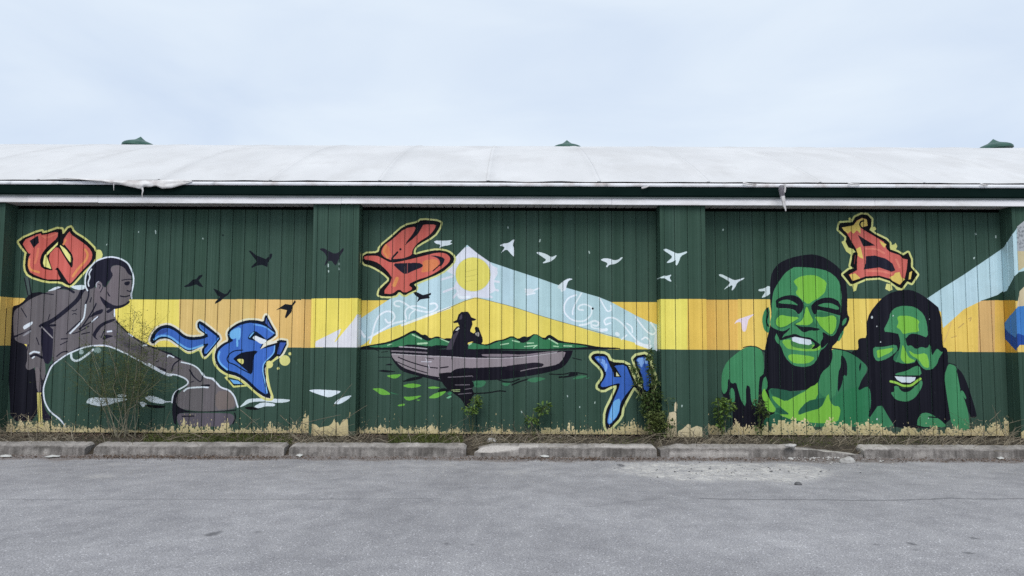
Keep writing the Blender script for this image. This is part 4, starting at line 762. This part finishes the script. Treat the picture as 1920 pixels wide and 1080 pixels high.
# torn sagging membrane
up = [(108, 333), (150, 335), (190, 336.5), (225, 338), (262, 338.5), (300, 338), (335, 337), (360, 338)]
dn = [(108, 334), (150, 336.5), (190, 340), (220, 345), (246, 350.5), (266, 355), (270, 349.5), (283, 350.5), (292, 348), (304, 353.5), (322, 352.5), (342, 347), (360, 341)]
def interp(c, x):
    for (a, b_), (c_, d) in zip(c[:-1], c[1:]):
        if x <= c_: return b_+(d-b_)*(x-a)/(c_-a)
    return c[-1][1]
vs, fs = [], []; n = 72; mm = 7
for i in range(n+1):
    px = 108+(360-108)*i/n; ya, yb = interp(up, px), interp(dn, px)
    for j in range(mm+1):
        f = j/mm; y = YE-.03-.055*math.sin(f*2.2)*math.sin(math.pi*i/n)**.7 + .018*mnoise.noise((px*.05, f*3, 0))
        vs.append(tuple(on_y(px, ya+(yb-ya)*f, y)))
for i in range(n):
    for j in range(mm): k = i*(mm+1)+j; fs.append((k, k+mm+1, k+mm+2, k+1))
o = mesh('torn_flap', vs, fs, ma_torn, rf, smooth=True); tag(o, 'torn loose roof membrane sagging over the dark gutter'); s_ = o.modifiers.new('thickness', 'SOLIDIFY'); s_.thickness = .005
for pts, r0, r1 in (([(267, 352), (268, 358), (266.5, 364), (267, 373)], .014, .003), ([(213.5, 344), (213, 350), (213.5, 357)], .006, .002)):
    t = MB(); t.tube([on_y(a, c_, -.24) for a, c_ in pts], r0, r1, 5); t.build('hanging_thread', ma_torn, rf)
t = MB(); t.tube([on_y(a, c_, -.225-.01*math.sin(i)) for i, (a, c_) in enumerate([(1466, 349), (1465, 356), (1466.5, 364), (1467, 370)])], .038, .03, 6); t.build('frayed_strip', ma_fray, rf)
t = MB(); t.tube([on_y(a, c_, -.235) for a, c_ in [(1470.5, 346), (1472, 354), (1471.5, 361)]], .018, .008, 5); t.tube([on_y(a, c_, -.232) for a, c_ in [(1467, 368), (1469, 377), (1470, 385), (1472.5, 391), (1473.5, 396)]], .032, .006, 6); t.build('frayed_tail', ma_torn, rf)
for a, c_ in (((1203, 352.5), (1218, 348)), ((1393, 343), (1418, 346)), ((1590, 344), (1612, 345.5)), ((1838, 345), (1852, 347))):
    t = MB(); t.tube([on_y(a[0], a[1], -.15), on_y((a[0]+c_[0])/2, (a[1]+c_[1])/2+1, -.16), on_y(c_[0], c_[1], -.14)], .015, .009, 5); t.build('curled_scrap', ma_torn, rf)
# ridge ventilators
ma_vent = noise_mat('green_vent', (.020, .066, .052), (.048, .115, .090), 4, 5, .45)
for px, tilt, ztop in ((264, R(4), 256), (1063, 0, 262.5), (1862, R(-5), 260.5)):
    yv = 9.0; p = on_y(px, ztop, yv); v = MB(); n = 28
    prof = [(.0, 0), (.012, -.012), (.075, -.065), (.145, -.115), (.23, -.145), (.32, -.176), (.39, -.212), (.425, -.25), (.432, -.30), (.25, -.31), (.22, -.9)]
    vs = [(r*math.cos(2*math.pi*i/n)*1.0, r*math.sin(2*math.pi*i/n), z) for r, z in prof[1:] for i in range(n)]; m_ = len(prof)-1
    v.add(vs, [(j*n+i, j*n+(i+1) % n, (j+1)*n+(i+1) % n, (j+1)*n+i) for j in range(m_-1) for i in range(n)])
    v.add([(0, 0, 0)] + vs[:n], [(0, i+1, (i+1) % n+1) for i in range(n)])
    o = v.build('roof_ventilator', ma_vent, root, smooth=False); o.location = p; o.rotation_euler = (0, tilt, 0)

# ---------------------------------------------------------------- concrete parking stops
ma_conc, nt, b = newmat('weathered_concrete', .93, .2); L = nt.links.new
tc = nd(nt, 'ShaderNodeTexCoord')
n1 = tn(7, 8, .68); n2 = tn(60, 4, .7); n3 = tn(2.2, 5, .6)
c = ramp(nt, n1, .30, .72, (.115, .106, .101), (.33, .308, .292)); c = mixc(nt, 1.0, c, ramp(nt, n2, .3, .7, (.78, .78, .78), (1.18, 1.18, 1.18)), 'MULTIPLY'); c = mixc(nt, ramp(nt, n3, .48, .70), c, mixc(nt, n2, (.06, .055, .05), (.17, .158, .148)))
mps = nd(nt, 'ShaderNodeMapping', Scale=(22, 22, 2.2)); L(tc.outputs['Object'], mps.inputs[0])
ns = tn(1.0, 5, .7, mps.outputs[0]); c = mixc(nt, .8, c, ramp(nt, ns, .32, .70, (.55, .54, .53), (1.35, 1.34, 1.33)), 'MULTIPLY')
at = nd(nt, 'ShaderNodeAttribute', attribute_name='fresh'); c = mixc(nt, at.outputs['Fac'], c, ramp(nt, n2, .3, .7, (.34, .315, .295), (.56, .53, .50)))
L(c, b.inputs['Base Color']); bp = nd(nt, 'ShaderNodeBump', Strength=.55, Distance=.02); L(n2, bp.inputs['Height']); L(bp.outputs[0], b.inputs['Normal'])
YS = on_z(960, 856.6, 0).y
def stop(px0, px1, label, prof=None, freshf=None, seed=0, endl=True, endr=True):
    x0, x1 = on_z(px0, 857, 0.0).x, on_z(px1, 857, 0.0).x
    n = int((x1-x0)/.025); vs, fs, fr = [], [], []
    sect = [(0.0, -.03), (.004, .05), (.010, .099), (.013, .108), (.036, .124), (.085, .132), (.225, .140), (.245, .122), (.255, -.03)]
    for i in range(n+1):
        x = x0+(x1-x0)*i/n; u = i/n; px = px0+(px1-px0)*u
        e = min(x-x0 if endl else 9, x1-x if endr else 9); er = min(1, e/.05); s = .78+.22*math.sqrt(max(0, 1-(1-er)**2))
        H, cut = (prof(px) if prof else (1, 0))
        for k, (y, z) in enumerate(sect):
            zz_ = z*(s if z > 0 else 1); yy = YS+y
            if z > 0:
                zz_ = min(zz_, .14*H+.012*mnoise.noise((x*9, y*22, seed))) if H < 1 else zz_
                if cut and k in (2, 3, 4): q_ = min(1, max(0, (978-px)/70)); zz_ -= q_*(.055, .050, .0)[k-2]*(1+.3*mnoise.noise((x*17, k, seed))); yy += q_*(.0, .035, .05)[k-2]
            nn = .006*mnoise.noise((x*6, y*14, z*14+seed)) + .0065*mnoise.noise((x*19, y*40, z*40+seed))
            chip = max(0, mnoise.noise((x*3.1+seed*5, k*1.3, 2))-.34)*.12+max(0, mnoise.noise((x*11+seed*5, k*.7, 5))-.4)*.05 if k in (3, 4, 5) else 0
            vs.append((x-x0-(x1-x0)/2, yy-YS-.12+nn+chip*.4, zz_+nn*.8-chip))
            fr.append(min(1, (freshf(px, k) if freshf else 0)+chip*14 + (1.3*max(0, mnoise.noise((x*2.6+seed*3, k, 4))*.7+mnoise.noise((x*13, k, seed))*.6) if k in (0, 1) else 0) + (.34+.4*mnoise.noise((x*3, seed, 1))+.3*mnoise.noise((x*16, seed, k)) if k in (4, 5, 6) else 0)))  # top points set paler to mimic light from above; chips and breaks pale too
    m_ = len(sect)
    for i in range(n):
        for k in range(m_-1): a = i*m_+k; fs.append((a, a+m_, a+m_+1, a+1))
    fs += [tuple(range(m_)), tuple(n*m_+k for k in range(m_))[::-1]]
    o = mesh('parking_stop', vs, fs, ma_conc, loc=((x0+x1)/2, YS+.12, 0)); a = o.data.attributes.new('fresh', 'FLOAT', 'POINT'); a.data.foreach_set('value', np.clip(np.array(fr, np.float32), 0, 1))
    tag(o, label, 'parking stop', 'concrete parking stops along the wall'); o.rotation_euler = (0, 0, rp.uniform(-.010, .010)); return o
stop(-215, 145, 'grey concrete parking stop below the crouching figure, cut by the frame edge', seed=1)
stop(163, 527, 'long whole concrete parking stop beneath the blue arrow and bare twiggy bush', seed=2, freshf=lambda p, k: .5*max(0, (p-490)/40) if k < 4 else 0)
stop(537, 873, 'whole concrete parking stop beneath the wall pillar and the red letter S bay', seed=3)
stop(889, 1231, 'concrete parking stop with a pale broken front corner, below the rowing boat', seed=4, prof=lambda p: (1.0 if p > 925 else .55+.45*(p-889)/36, 1 if p < 968 else 0), freshf=lambda p, k: (.95 if k in (2, 3, 4) else 0) if 893 < p < 972 else (.75 if k in (4, 5) and p < 1010 else (.6 if k in (4, 5) and p > 1130 else 0)))
stop(1238, 1612, 'cracked concrete parking stop crumbling to a low stump at one end', seed=5, prof=lambda p: (1.0 if 1275 < p < 1490 else (.66+.34*(p-1238)/37 if p <= 1275 else max(.22, .80-.5*(p-1490)/110)), 0), freshf=lambda p, k: (.7 if k in (1,) and 1255 < p < 1400 else (.6 if p > 1480 and k in (3, 4, 5) else 0)))
stop(1615, 2010, 'pitted concrete parking stop below the head with long black hair', seed=6, freshf=lambda p, k: .5 if p < 1660 and k > 2 else 0)

# ---------------------------------------------------------------- plants, litter, stones
rv = random.Random(21)
ma_twig = noise_mat('bare_twig', (.050, .060, .024), (.115, .128, .055), 20, 3, .9)
ma_stem = noise_mat('pale_stem', (.16, .15, .11), (.28, .26, .19), 20, 3, .9)
ma_dry = noise_mat('dry_stalk', (.105, .088, .062), (.27, .23, .165), 9, 4, .9)
ma_moss = noise_mat('moss_grass', (.028, .046, .008), (.105, .125, .028), 7, 4, .9)
def leafmat(name, c0, c1):
    ma = noise_mat(name, c0, c1, 11, 4, .6, spec=.35); b = ma.node_tree.nodes['Principled BSDF']
    return ma
ma_leaf = leafmat('sapling_leaf', (.040, .092, .014), (.14, .22, .045)); ma_leafd = leafmat('vine_leaf', (.022, .050, .012), (.075, .115, .028)); ma_bud = leafmat('twig_bud', (.045, .072, .014), (.115, .150, .035))
ma_leafy = leafmat('young_bush_leaf', (.050, .075, .016), (.13, .16, .045)); ma_litter = noise_mat('dead_leaf', (.060, .038, .028), (.20, .145, .11), 13, 4, .95); ma_stone = noise_mat('pale_stone', (.27, .26, .25), (.50, .49, .47), 14, 6, .9, .5, 40)
ma_scrap = noise_mat('white_scrap', (.40, .40, .385), (.58, .58, .56), 8, 4, .7); ma_dkst = noise_mat('dark_stone', (.05, .05, .052), (.14, .14, .145), 14, 5, .9)
def wobble(p0, p1, n, amp, sag=0, rr=rv):
    p0, p1 = Vector(p0), Vector(p1); o = []; off = Vector((0, 0, 0))
    for i in range(n+1):
        f = i/n; off += Vector((rr.gauss(0, amp), rr.gauss(0, amp*.6), rr.gauss(0, amp*.4))) if 0 < i else Vector((0, 0, 0))
        o.append(p0.lerp(p1, f)+off*1.0+Vector((0, 0, -sag*f*f)))
    return o
def leaf(mb, p, d, L_, w, up=None):
    d = d.normalized(); s = d.cross(Vector((rv.gauss(0, .5), rv.gauss(0, .5), 1))).normalized(); u = s.cross(d)
    f = rv.uniform(.15, .4)*w
    mb.add([p, p+d*L_*.35+s*w*.5+u*f, p+d*L_*.75+s*w*.36+u*f*.8, p+d*L_-u*L_*.12, p+d*L_*.75-s*w*.36+u*f*.8, p+d*L_*.35-s*w*.5+u*f, p+d*L_*.5], [(0, 6, 2, 1), (6, 3, 2), (0, 5, 4, 6), (6, 4, 3)])
def rdir(zb=0): return Vector((rv.gauss(0, 1), rv.gauss(0, .8), rv.gauss(zb, .8)))
# bare bush in front of the crouching figure: stems traced in the photograph, fine twigs grown from them
base = on_y(228, 822, -.02); base.z = soil_z(base.x, -.02)
bush = empty('bare_bush', base); tag(bush, 'bare twiggy bush with tiny buds in front of the crouching grey figure', 'bush')
stems = MB(); twigs = MB(); buds = MB()
tops = [(118, 676, -.25), (152, 640, -.15), (168, 690, -.1), (200, 642, -.28), (214, 655, -.05), (232, 600, -.12), (251, 585, -.18), (249, 640, -.3), (270, 606, -.22), (290, 612, -.1), (268, 668, -.05), (310, 700, -.2), (185, 720, -.3), (300, 655, -.3), (240, 700, -.35), (165, 655, .05), (283, 720, -.3)]
for k, (px, py, y) in enumerate(tops):
    tip = on_y(px, py, y); st0 = base+Vector((rv.gauss(0, .12), rv.gauss(0, .05), 0))
    kn = st0.lerp(tip, .5)+Vector(((tip.x-st0.x)*-.12+rv.gauss(0, .03), 0, rv.uniform(.0, .06)))
    path = wobble(st0, kn, 5, .010)+wobble(kn, tip, 6, .012)[1:]
    stems.tube([p-base for p in path], .0058 if k % 3 else .0075, .0022, 4)
    for q in range(44):
        i = rv.randrange(4, len(path)-1); p = path[i].lerp(path[i+1], rv.random()) if i+1 < len(path) else path[i]
        ln = rv.uniform(.06, .30)*(1.15 if .3 < p.z < 1.1 else .65); d = Vector((rv.gauss(0, .85), rv.gauss(0, .6), rv.gauss(.35, .6))).normalized()
        e = p+d*ln; e.y = min(e.y, YB-.03); w2 = wobble(p, e, 3, ln*.07); twigs.tube([v-base for v in w2], .0016, .0009, 3)
        for z in range(2):
            f = rv.random(); p2 = w2[rv.randrange(1, 4)]; d2 = (d+rdir(.2)*.7).normalized(); e2 = p2+d2*ln*.55; e2.y = min(e2.y, YB-.02); twigs.tube([p2-base, p2.lerp(e2, .5)+Vector((rv.gauss(0, .008), 0, rv.gauss(0, .008)))-base, e2-base], .0015, .0008, 3)
            if rv.random() < (.95 if p.z > .5 else .5): leaf(buds, e2-base, rdir(.4), rv.uniform(.011, .026)*(1.3 if p.z > 1.15 else 1), rv.uniform(.007, .014)*(1.2 if p.z > 1.15 else 1))
for o_, n_, m_ in ((stems, 'stem', ma_stem), (twigs, 'twig', ma_twig), (buds, 'bud', ma_bud)):
    o = o_.build(n_, m_, bush)
    if n_ != 'stem': tag(o, kind='stuff')
# leafy saplings
def sapling(name, label, bpx, bpy_, y, blobs, mat, nleaf, lsize, cat='plant', stemr=.006, group=None):
    b0 = on_y(bpx, bpy_, y); r_ = empty(name, b0); tag(r_, label, cat, group); st, lf = MB(), MB()
    for (px, py, rx, ry, w) in blobs:
        c = on_y(px, py, y); sx, sz = rx/133, ry/133
        path = wobble(b0, c+Vector((0, 0, sz*.5)), 7, .007); st.tube([p-b0 for p in path], stemr, .002, 5)
        for q in range(int(nleaf*w)):
            while True:
                a = Vector((rv.uniform(-1, 1), rv.uniform(-1, 1), rv.uniform(-1, 1)))
                if a.length < 1: break
            p = c+Vector((a.x*sx, a.y*min(sx, .13), a.z*sz)); p.y = min(p.y, (YB if not any(u-.03 < p.x < v+.03 for u, v in PILS) else 0)-.025)
            i = min(range(len(path)), key=lambda t: (path[t]-p).length); out_ = (p-path[i]); out_ = out_ if out_.length > .01 else rdir()
            if q % 4 == 0: st.tube([path[i]-b0, (path[i].lerp(p, .6))+Vector((0, 0, .01))-b0, p-b0], .0018, .001, 3)
            leaf(lf, p-b0, out_.normalized()+rdir(.1)*.55+Vector((0, -.25, -.1)), lsize*rv.uniform(.6, 1.25), lsize*rv.uniform(.35, .55))
    st.build('stem', ma_twig, r_); o = lf.build('foliage', mat, r_); return r_
sapling('leafy_sapling', 'green leafy sapling below the black boat reflection', 884, 818, .10, [(893, 752, 8, 12, 1), (880, 770, 12, 9, 1), (890, 762, 8, 14, .7)], ma_leaf, 36, .070)
sapling('leafy_sapling', 'small two-tufted green sapling under the bow end of the rowing boat', 1000, 818, .10, [(1017, 768, 11, 9, 1), (997, 788, 9, 9, .9), (1025, 762, 5, 5, .3)], ma_leaf, 42, .07)
sapling('leafy_sapling', 'bright green sapling in front of the shoulder paint drips beside the pillar', 1354, 822, .08, [(1350, 756, 10, 10, 1), (1366, 762, 11, 9, 1), (1354, 775, 11, 13, 1.1), (1352, 797, 6, 9, .5)], ma_leaf, 46, .070)
sapling('leafy_sapling', 'dark leafed sapling against the bright green painted shirt', 1428, 822, .08, [(1424, 758, 9, 14, 1), (1430, 775, 12, 10, 1), (1423, 800, 5, 10, .4)], ma_leafd, 46, .064)
sapling('wall_vine', 'dark green vine climbing the corner between the last blue letter and the pillar', 1232, 822, .06, [(1218, 668, 6, 12, .7), (1221, 695, 6, 16, .9), (1226, 720, 8, 16, 1.1), (1228, 745, 11, 16, 1.5), (1218, 765, 16, 16, 1.8), (1233, 775, 9, 22, 1.6), (1190, 690, 6, 12, .6), (1196, 715, 8, 12, .7), (1205, 742, 10, 12, .8), (1212, 752, 8, 9, .6)], ma_leafd, 66, .062, 'vine')
sapling('low_bush', 'low yellow green bush with feathery leaves at the foot of the wall vine', 1233, 826, -.10, [(1226, 785, 14, 12, 1), (1238, 792, 13, 14, 1.2), (1222, 803, 11, 12, .9), (1240, 812, 10, 9, .7), (1228, 780, 18, 10, .7)], ma_leafy, 95, .048, 'bush')
sapling('sprig', 'thin sparse sprig in front of the bare plaster patch on the pillar', 1258, 822, -.08, [(1258, 798, 8, 4, .5), (1262, 790, 4, 8, .3), (1252, 752, 9, 10, .35)], ma_leafd, 30, .05)
# dead stalks, moss and leaf litter along the foot of the wall: nobody could count them
dry = MB(); stalks = MB()
for q in range(2400):
    px = rv.uniform(-60, 1990); dens = 1.0 if (px < 130 or 540 < px < 700 or 860 < px < 1130 or 1200 < px < 1420 or px > 1560) else .35
    if rv.random() > dens: continue
    y = rv.uniform(-.72, .18); x = on_y(px, 820, y).x; z = soil_z(x, y)-.005
    if any(u-.05 < x < v+.05 for u, v in PILS): y = min(y, -.05)
    ln = abs(rv.gauss(.10, .09))+.04; lean = rv.gauss(0, 1.0); yl = rv.gauss(-.15, .35)
    p = Vector((x, y, z)); e = p+Vector((lean*ln, yl*ln, ln*rv.uniform(.25, 1.0))); e.y = min(e.y, (YB if not any(u < e.x < v for u, v in PILS) else 0)-.03)
    mdl = p.lerp(e, .55)+Vector((rv.gauss(0, .02), 0, ln*.16)); mdl.y = min(mdl.y, YB-.03)
    dry.tube([p, mdl, e], rv.uniform(.0022, .0045), .0012, 3)
# taller bleached stalks leaning out over the stops
for q in range(260):
    px = rv.choice((rv.uniform(-20, 150), rv.uniform(530, 700), rv.uniform(860, 1140), rv.uniform(1230, 1420), rv.uniform(1560, 1900), rv.uniform(0, 1920)))
    y = rv.uniform(-.58, .10); x = on_y(px, 820, y).x
    if any(u-.05 < x < v+.05 for u, v in PILS): y = min(y, -.08)
    p = Vector((x, y, soil_z(x, y)-.01)); ln = rv.uniform(.08, .26); a = rv.gauss(0, .9)
    e = p+Vector((math.sin(a)*ln, rv.gauss(-.05, .06), abs(math.cos(a))*ln*.75)); e.y = min(e.y, (YB if not any(u < e.x < v for u, v in PILS) else 0)-.03)
    stalks.tube(wobble(p, e, 3, ln*.05), .0045, .0024, 4)
# single long stalks seen against the wall
for (a, c_), (d, e), y in (((20, 822), (12, 768), -.1), ((40, 820), (70, 762), -.15), ((10, 800), (34, 776), -.1), ((60, 790), (38, 778), -.2), ((540, 822), (560, 790), -.2), ((520, 828), (566, 780), -.3), ((585, 828), (545, 782), -.25), ((655, 828), (684, 800), -.25), ((640, 792), (690, 760), -.12), ((560, 796), (640, 778), -.2), ((625, 762), (665, 720), -.1), ((900, 826), (916, 797), -.2), ((925, 826), (914, 797), -.2),
                           ((990, 830), (1003, 770), .05), ((1000, 800), (978, 768), .05), ((1020, 832), (1034, 812), -.4), ((1595, 856), (1620, 818), -.6), ((1430, 836), (1448, 800), -.3), ((1870, 800), (1862, 770), .1), ((1855, 790), (1880, 770), .1), ((1700, 826), (1770, 815), -.3), ((1885, 820), (1860, 760), .08), ((975, 822), (950, 800), -.1), ((1130, 828), (1100, 818), -.3), ((300, 822), (318, 770), .05), ((450, 768), (500, 812), -.1), ((525, 778), (560, 806), -.1)):
    p, q = on_y(a, c_, y), on_y(d, e, y); dry.tube(wobble(p, q, 5, .006), .0040, .0018, 4)
# curled tangles
for px, py, y, n_, r in ((55, 790, -.1, 26, .16), (20, 800, -.2, 20, .15), (1835, 795, .05, 22, .12), (1780, 810, .02, 18, .12), (550, 815, -.25, 14, .12), (1040, 822, -.3, 14, .12), (120, 812, -.1, 16, .14), (960, 820, -.2, 12, .12), (1720, 822, -.2, 14, .12), (1300, 822, -.2, 10, .1)):
    c = on_y(px, py, y)
    for _ in range(n_):
        a0 = rv.uniform(0, 6.3); rr_ = r*rv.uniform(.3, 1); tl = rv.gauss(0, .5); o_ = Vector((rv.gauss(0, .14), rv.gauss(0, .05), rv.gauss(-.02, .05)))
        dry.tube([c+o_+Vector((rr_*math.cos(a0+t*.5), rr_*.3*math.sin(a0+t*.5)*tl, rr_*.55*math.sin(a0+t*.5))) for t in range(rv.randint(4, 7))], .0028, .0014, 3)
o = stalks.build('dead_stalks', noise_mat('bleached_stalk', (.22, .19, .14), (.42, .37, .29), 9, 4, .9)); tag(o, 'bleached dead stalks leaning over the parking stops', 'weeds', kind='stuff')
o = dry.build('dead_weeds', ma_dry); tag(o, 'thin dead weed stalks tangled along the foot of the wall', 'weeds', kind='stuff')
moss = MB()
for px0, px1, n_, h in ((268, 548, 4200, .06), (728, 868, 2300, .065), (905, 1060, 350, .03), (150, 270, 260, .03), (1130, 1240, 300, .03), (1440, 1560, 380, .035), (1590, 1760, 480, .035), (560, 640, 120, .03)):
    for q in range(n_):
        px = rv.uniform(px0, px1); y = rv.uniform(-.45, .20); x = on_y(px, 818, y).x; z = soil_z(x, y)-.004; hh = h*rv.uniform(.4, 1.3)*(.5+.8*abs(mnoise.noise((x*5, y*5, 0)))*1.6)
        if any(u-.02 < x < v+.02 for u, v in PILS) and y > -.03: y = -.05
        d = Vector((rv.gauss(0, .6), rv.gauss(-.2, .5), 1)).normalized()*hh; s = Vector((rv.uniform(.5, 1), rv.gauss(0, .4), 0)).normalized()*rv.uniform(.003, .007); p = Vector((x, y, z))
        moss.add([p-s, p+s, p+d*.6+s*.7+Vector((0, -.004, 0)), p+d], [(0, 1, 2, 3)])
o = moss.build('moss_grass', ma_moss); tag(o, 'short mossy grass between the wall and the stops', 'grass', kind='stuff')
lit = MB()
def litter(px, py, z0, n_, sx, sy, s):
    c = on_z(px, py, z0)
    for q in range(n_):
        x, y = c.x+rv.gauss(0, sx), c.y+rv.gauss(0, sy)
        z = (soil_z(x, y) if y > YS+.26 else 0)+.005
        if YS-.005 < y < YS+.26: y = YS-.008-abs(rv.gauss(0, .045)); z = .005+rv.random()*.008
        p = Vector((x, y, z+rv.random()*.008)); a = rv.uniform(0, 6.3); d = Vector((math.cos(a), math.sin(a), rv.gauss(.15, .25))); leaf(lit, p, d, s*rv.uniform(.5, 1.4), s*rv.uniform(.3, .7))
for px in range(-40, 2000, 26): litter(px, 861-3.6*(960-px)/960, 0, int(52*(1.6 if 160 < px < 520 or 900 < px < 1300 else .7)*rv.uniform(.4, 1.5)), .12, .075, .024); litter(px, 822, .09, 42, .12, .16, .035)
o = lit.build('leaf_litter', ma_litter); tag(o, 'brown dead leaves and grit along the parking stops', 'litter', kind='stuff')
# gravel of the crumbled patch
gv = MB()
def pebble(mb, p, r):
    a = [Vector((rv.gauss(0, 1), rv.gauss(0, 1), rv.gauss(0, 1))).normalized() for _ in range(1)][0]
    vs = [Vector(v)*r*rv.uniform(.7, 1.2) for v in ((1, 0, 0), (-1, 0, 0), (0, 1, 0), (0, -1, 0), (0, 0, .7), (0, 0, -.4))]; q = a.to_track_quat('Z', 'Y')
    c_, s_ = math.cos(r*9999), math.sin(r*9999); vs = [Vector((v.x*c_-v.y*s_, v.x*s_+v.y*c_, v.z)) for v in vs]
    mb.add([p+v for v in vs], [(0, 2, 4), (2, 1, 4), (1, 3, 4), (3, 0, 4), (2, 0, 5), (1, 2, 5), (3, 1, 5), (0, 3, 5)])
for q in range(420):
    px = rv.gauss(1380, 90); py = rv.gauss(885, 9)
    if py < 866: continue
    p = on_z(px, py, 0); pebble(gv, Vector((p.x, p.y, .004)), abs(rv.gauss(.003, .004))+.002)
for q in range(900):
    px = rv.uniform(-40, 1960); p = on_z(px, 866+abs(rv.gauss(0, 14)), 0); pebble(gv, Vector((p.x, p.y, .002)), abs(rv.gauss(.003, .004))+.002)
for q in range(160): p = on_z(rv.gauss(1560, 55), rv.gauss(862, 5), 0); pebble(gv, Vector((p.x, min(p.y, YS-.02), .006)), abs(rv.gauss(.005, .007))+.003)
dg = MB()
for q in range(55):
    p = on_z(rv.gauss(1390, 110), rv.gauss(884, 9), 0)
    if p.y < YS-.03: pebble(dg, Vector((p.x, p.y, .003)), abs(rv.gauss(.004, .007))+.004)
o = dg.build('dark_gravel', ma_dkst); tag(o, 'dark grit scattered over the pale gravel patch', 'gravel', kind='stuff')
o = gv.build('gravel', ma_stone); tag(o, 'loose pale gravel on the asphalt by the crumbling stop', 'gravel', kind='stuff')
# stones and scraps one can point at
def stone(name, label, px, py, z, sx, sy, sz, mat, cat='stone', seed=0):
    p = on_z(px, py, z); bm = bmesh.new(); bmesh.ops.create_icosphere(bm, subdivisions=3, radius=1)
    for v in bm.verts:
        k = 1+.28*mnoise.noise(v.co*1.3+Vector((seed*7, 0, 0)))+.10*mnoise.noise(v.co*4+Vector((seed, 0, 0))); v.co = Vector((v.co.x*sx*k, v.co.y*sy*k, max(-.5, v.co.z)*sz*k))
    me = bpy.data.meshes.new(name); bm.to_mesh(me); bm.free(); me.materials.append(mat); me.shade_smooth(); o = bpy.data.objects.new(name, me); o.location = (p.x, p.y, z+sz*.45); o.rotation_euler = (0, 0, rv.uniform(-.4, .4)); link(o); tag(o, label, cat); return o
stone('rounded_stone', 'smooth white stone lying in front of the crumbled stop end', 1590, 868, 0, .095, .06, .05, ma_stone, seed=1)
stone('rounded_stone', 'small grey stone in the gap between the two stops under the bare bush', 160, 851, .0, .045, .05, .06, ma_stone, seed=2)
stone('rounded_stone', 'small pale stone on the soil above the stop under the blue letter', 1051, 824, .10, .026, .026, .032, ma_stone, seed=3)
stone('concrete_chunk', 'pale concrete chunk sitting on the broken top of the cracked stop', 1482, 838, .14, .075, .05, .03, ma_stone, 'rubble', 4)
stone('concrete_chunk', 'pointed pale concrete flake standing behind the stop with the broken corner', 922, 830, .10, .07, .03, .045, ma_stone, 'rubble', 5)
stone('rounded_stone', 'tiny white stone behind the cracked stop near the bright sapling', 1378, 831, .09, .03, .03, .025, ma_stone, seed=6)
stone('rounded_stone', 'small dark stone on the asphalt below the pale gravel patch', 1496, 909, 0, .035, .03, .022, ma_dkst, seed=7)
stone('rounded_stone', 'small pale stone at the foot of the cracked stop near its broken end', 1482, 862, 0, .04, .03, .02, ma_stone, seed=8)
stone('concrete_chunk', 'grey rubble lump heaped against the ragged stop end below the crouching figure', 520, 851, 0, .06, .05, .045, noise_mat('grey_rubble', (.10, .09, .085), (.24, .22, .21), 12, 6, .95, .5, 40), 'rubble', 9)
def scrap(label, k, pts, seed):
    P = [gpt(k, *p) for p in pts]; c = sum(P, Vector())/len(P); vs = [(p.x-c.x, p.y-c.y, .012+.02*mnoise.noise((i*1.7, seed, 0))) for i, p in enumerate(P)]
    vs.append((0, 0, .03)); n = len(P); o = mesh('paper_scrap', vs, [(i, (i+1) % n, n) for i in range(n)], ma_scrap, loc=(c.x, min(c.y, YS-.03), 0)); s_ = o.modifiers.new('thickness', 'SOLIDIFY'); s_.thickness = .003; tag(o, label, 'litter')
scrap('crumpled white paper scrap at the foot of the stop below the crouching figure', 0, [(250, 175), (285, 166), (340, 168), (335, 174), (270, 180)], 1)
scrap('flat white scrap on the asphalt at the edge of the frame beside a stop', 0, [(0, 168), (60, 168), (68, 174), (0, 176)], 2)
scrap('white scrap against the stop under the wall pillar', 0, [(1685, 155), (1705, 149), (1728, 155), (1710, 162)], 3)
scrap('white crumpled wrapper at the foot of the stop below the rowing boat', 1, [(1108, 158), (1125, 162), (1165, 160), (1165, 168), (1130, 168)], 4)
scrap('white scrap at the foot of the pitted stop near the last pillar', 2, [(1755, 178), (1790, 174), (1800, 182), (1770, 186)], 5)
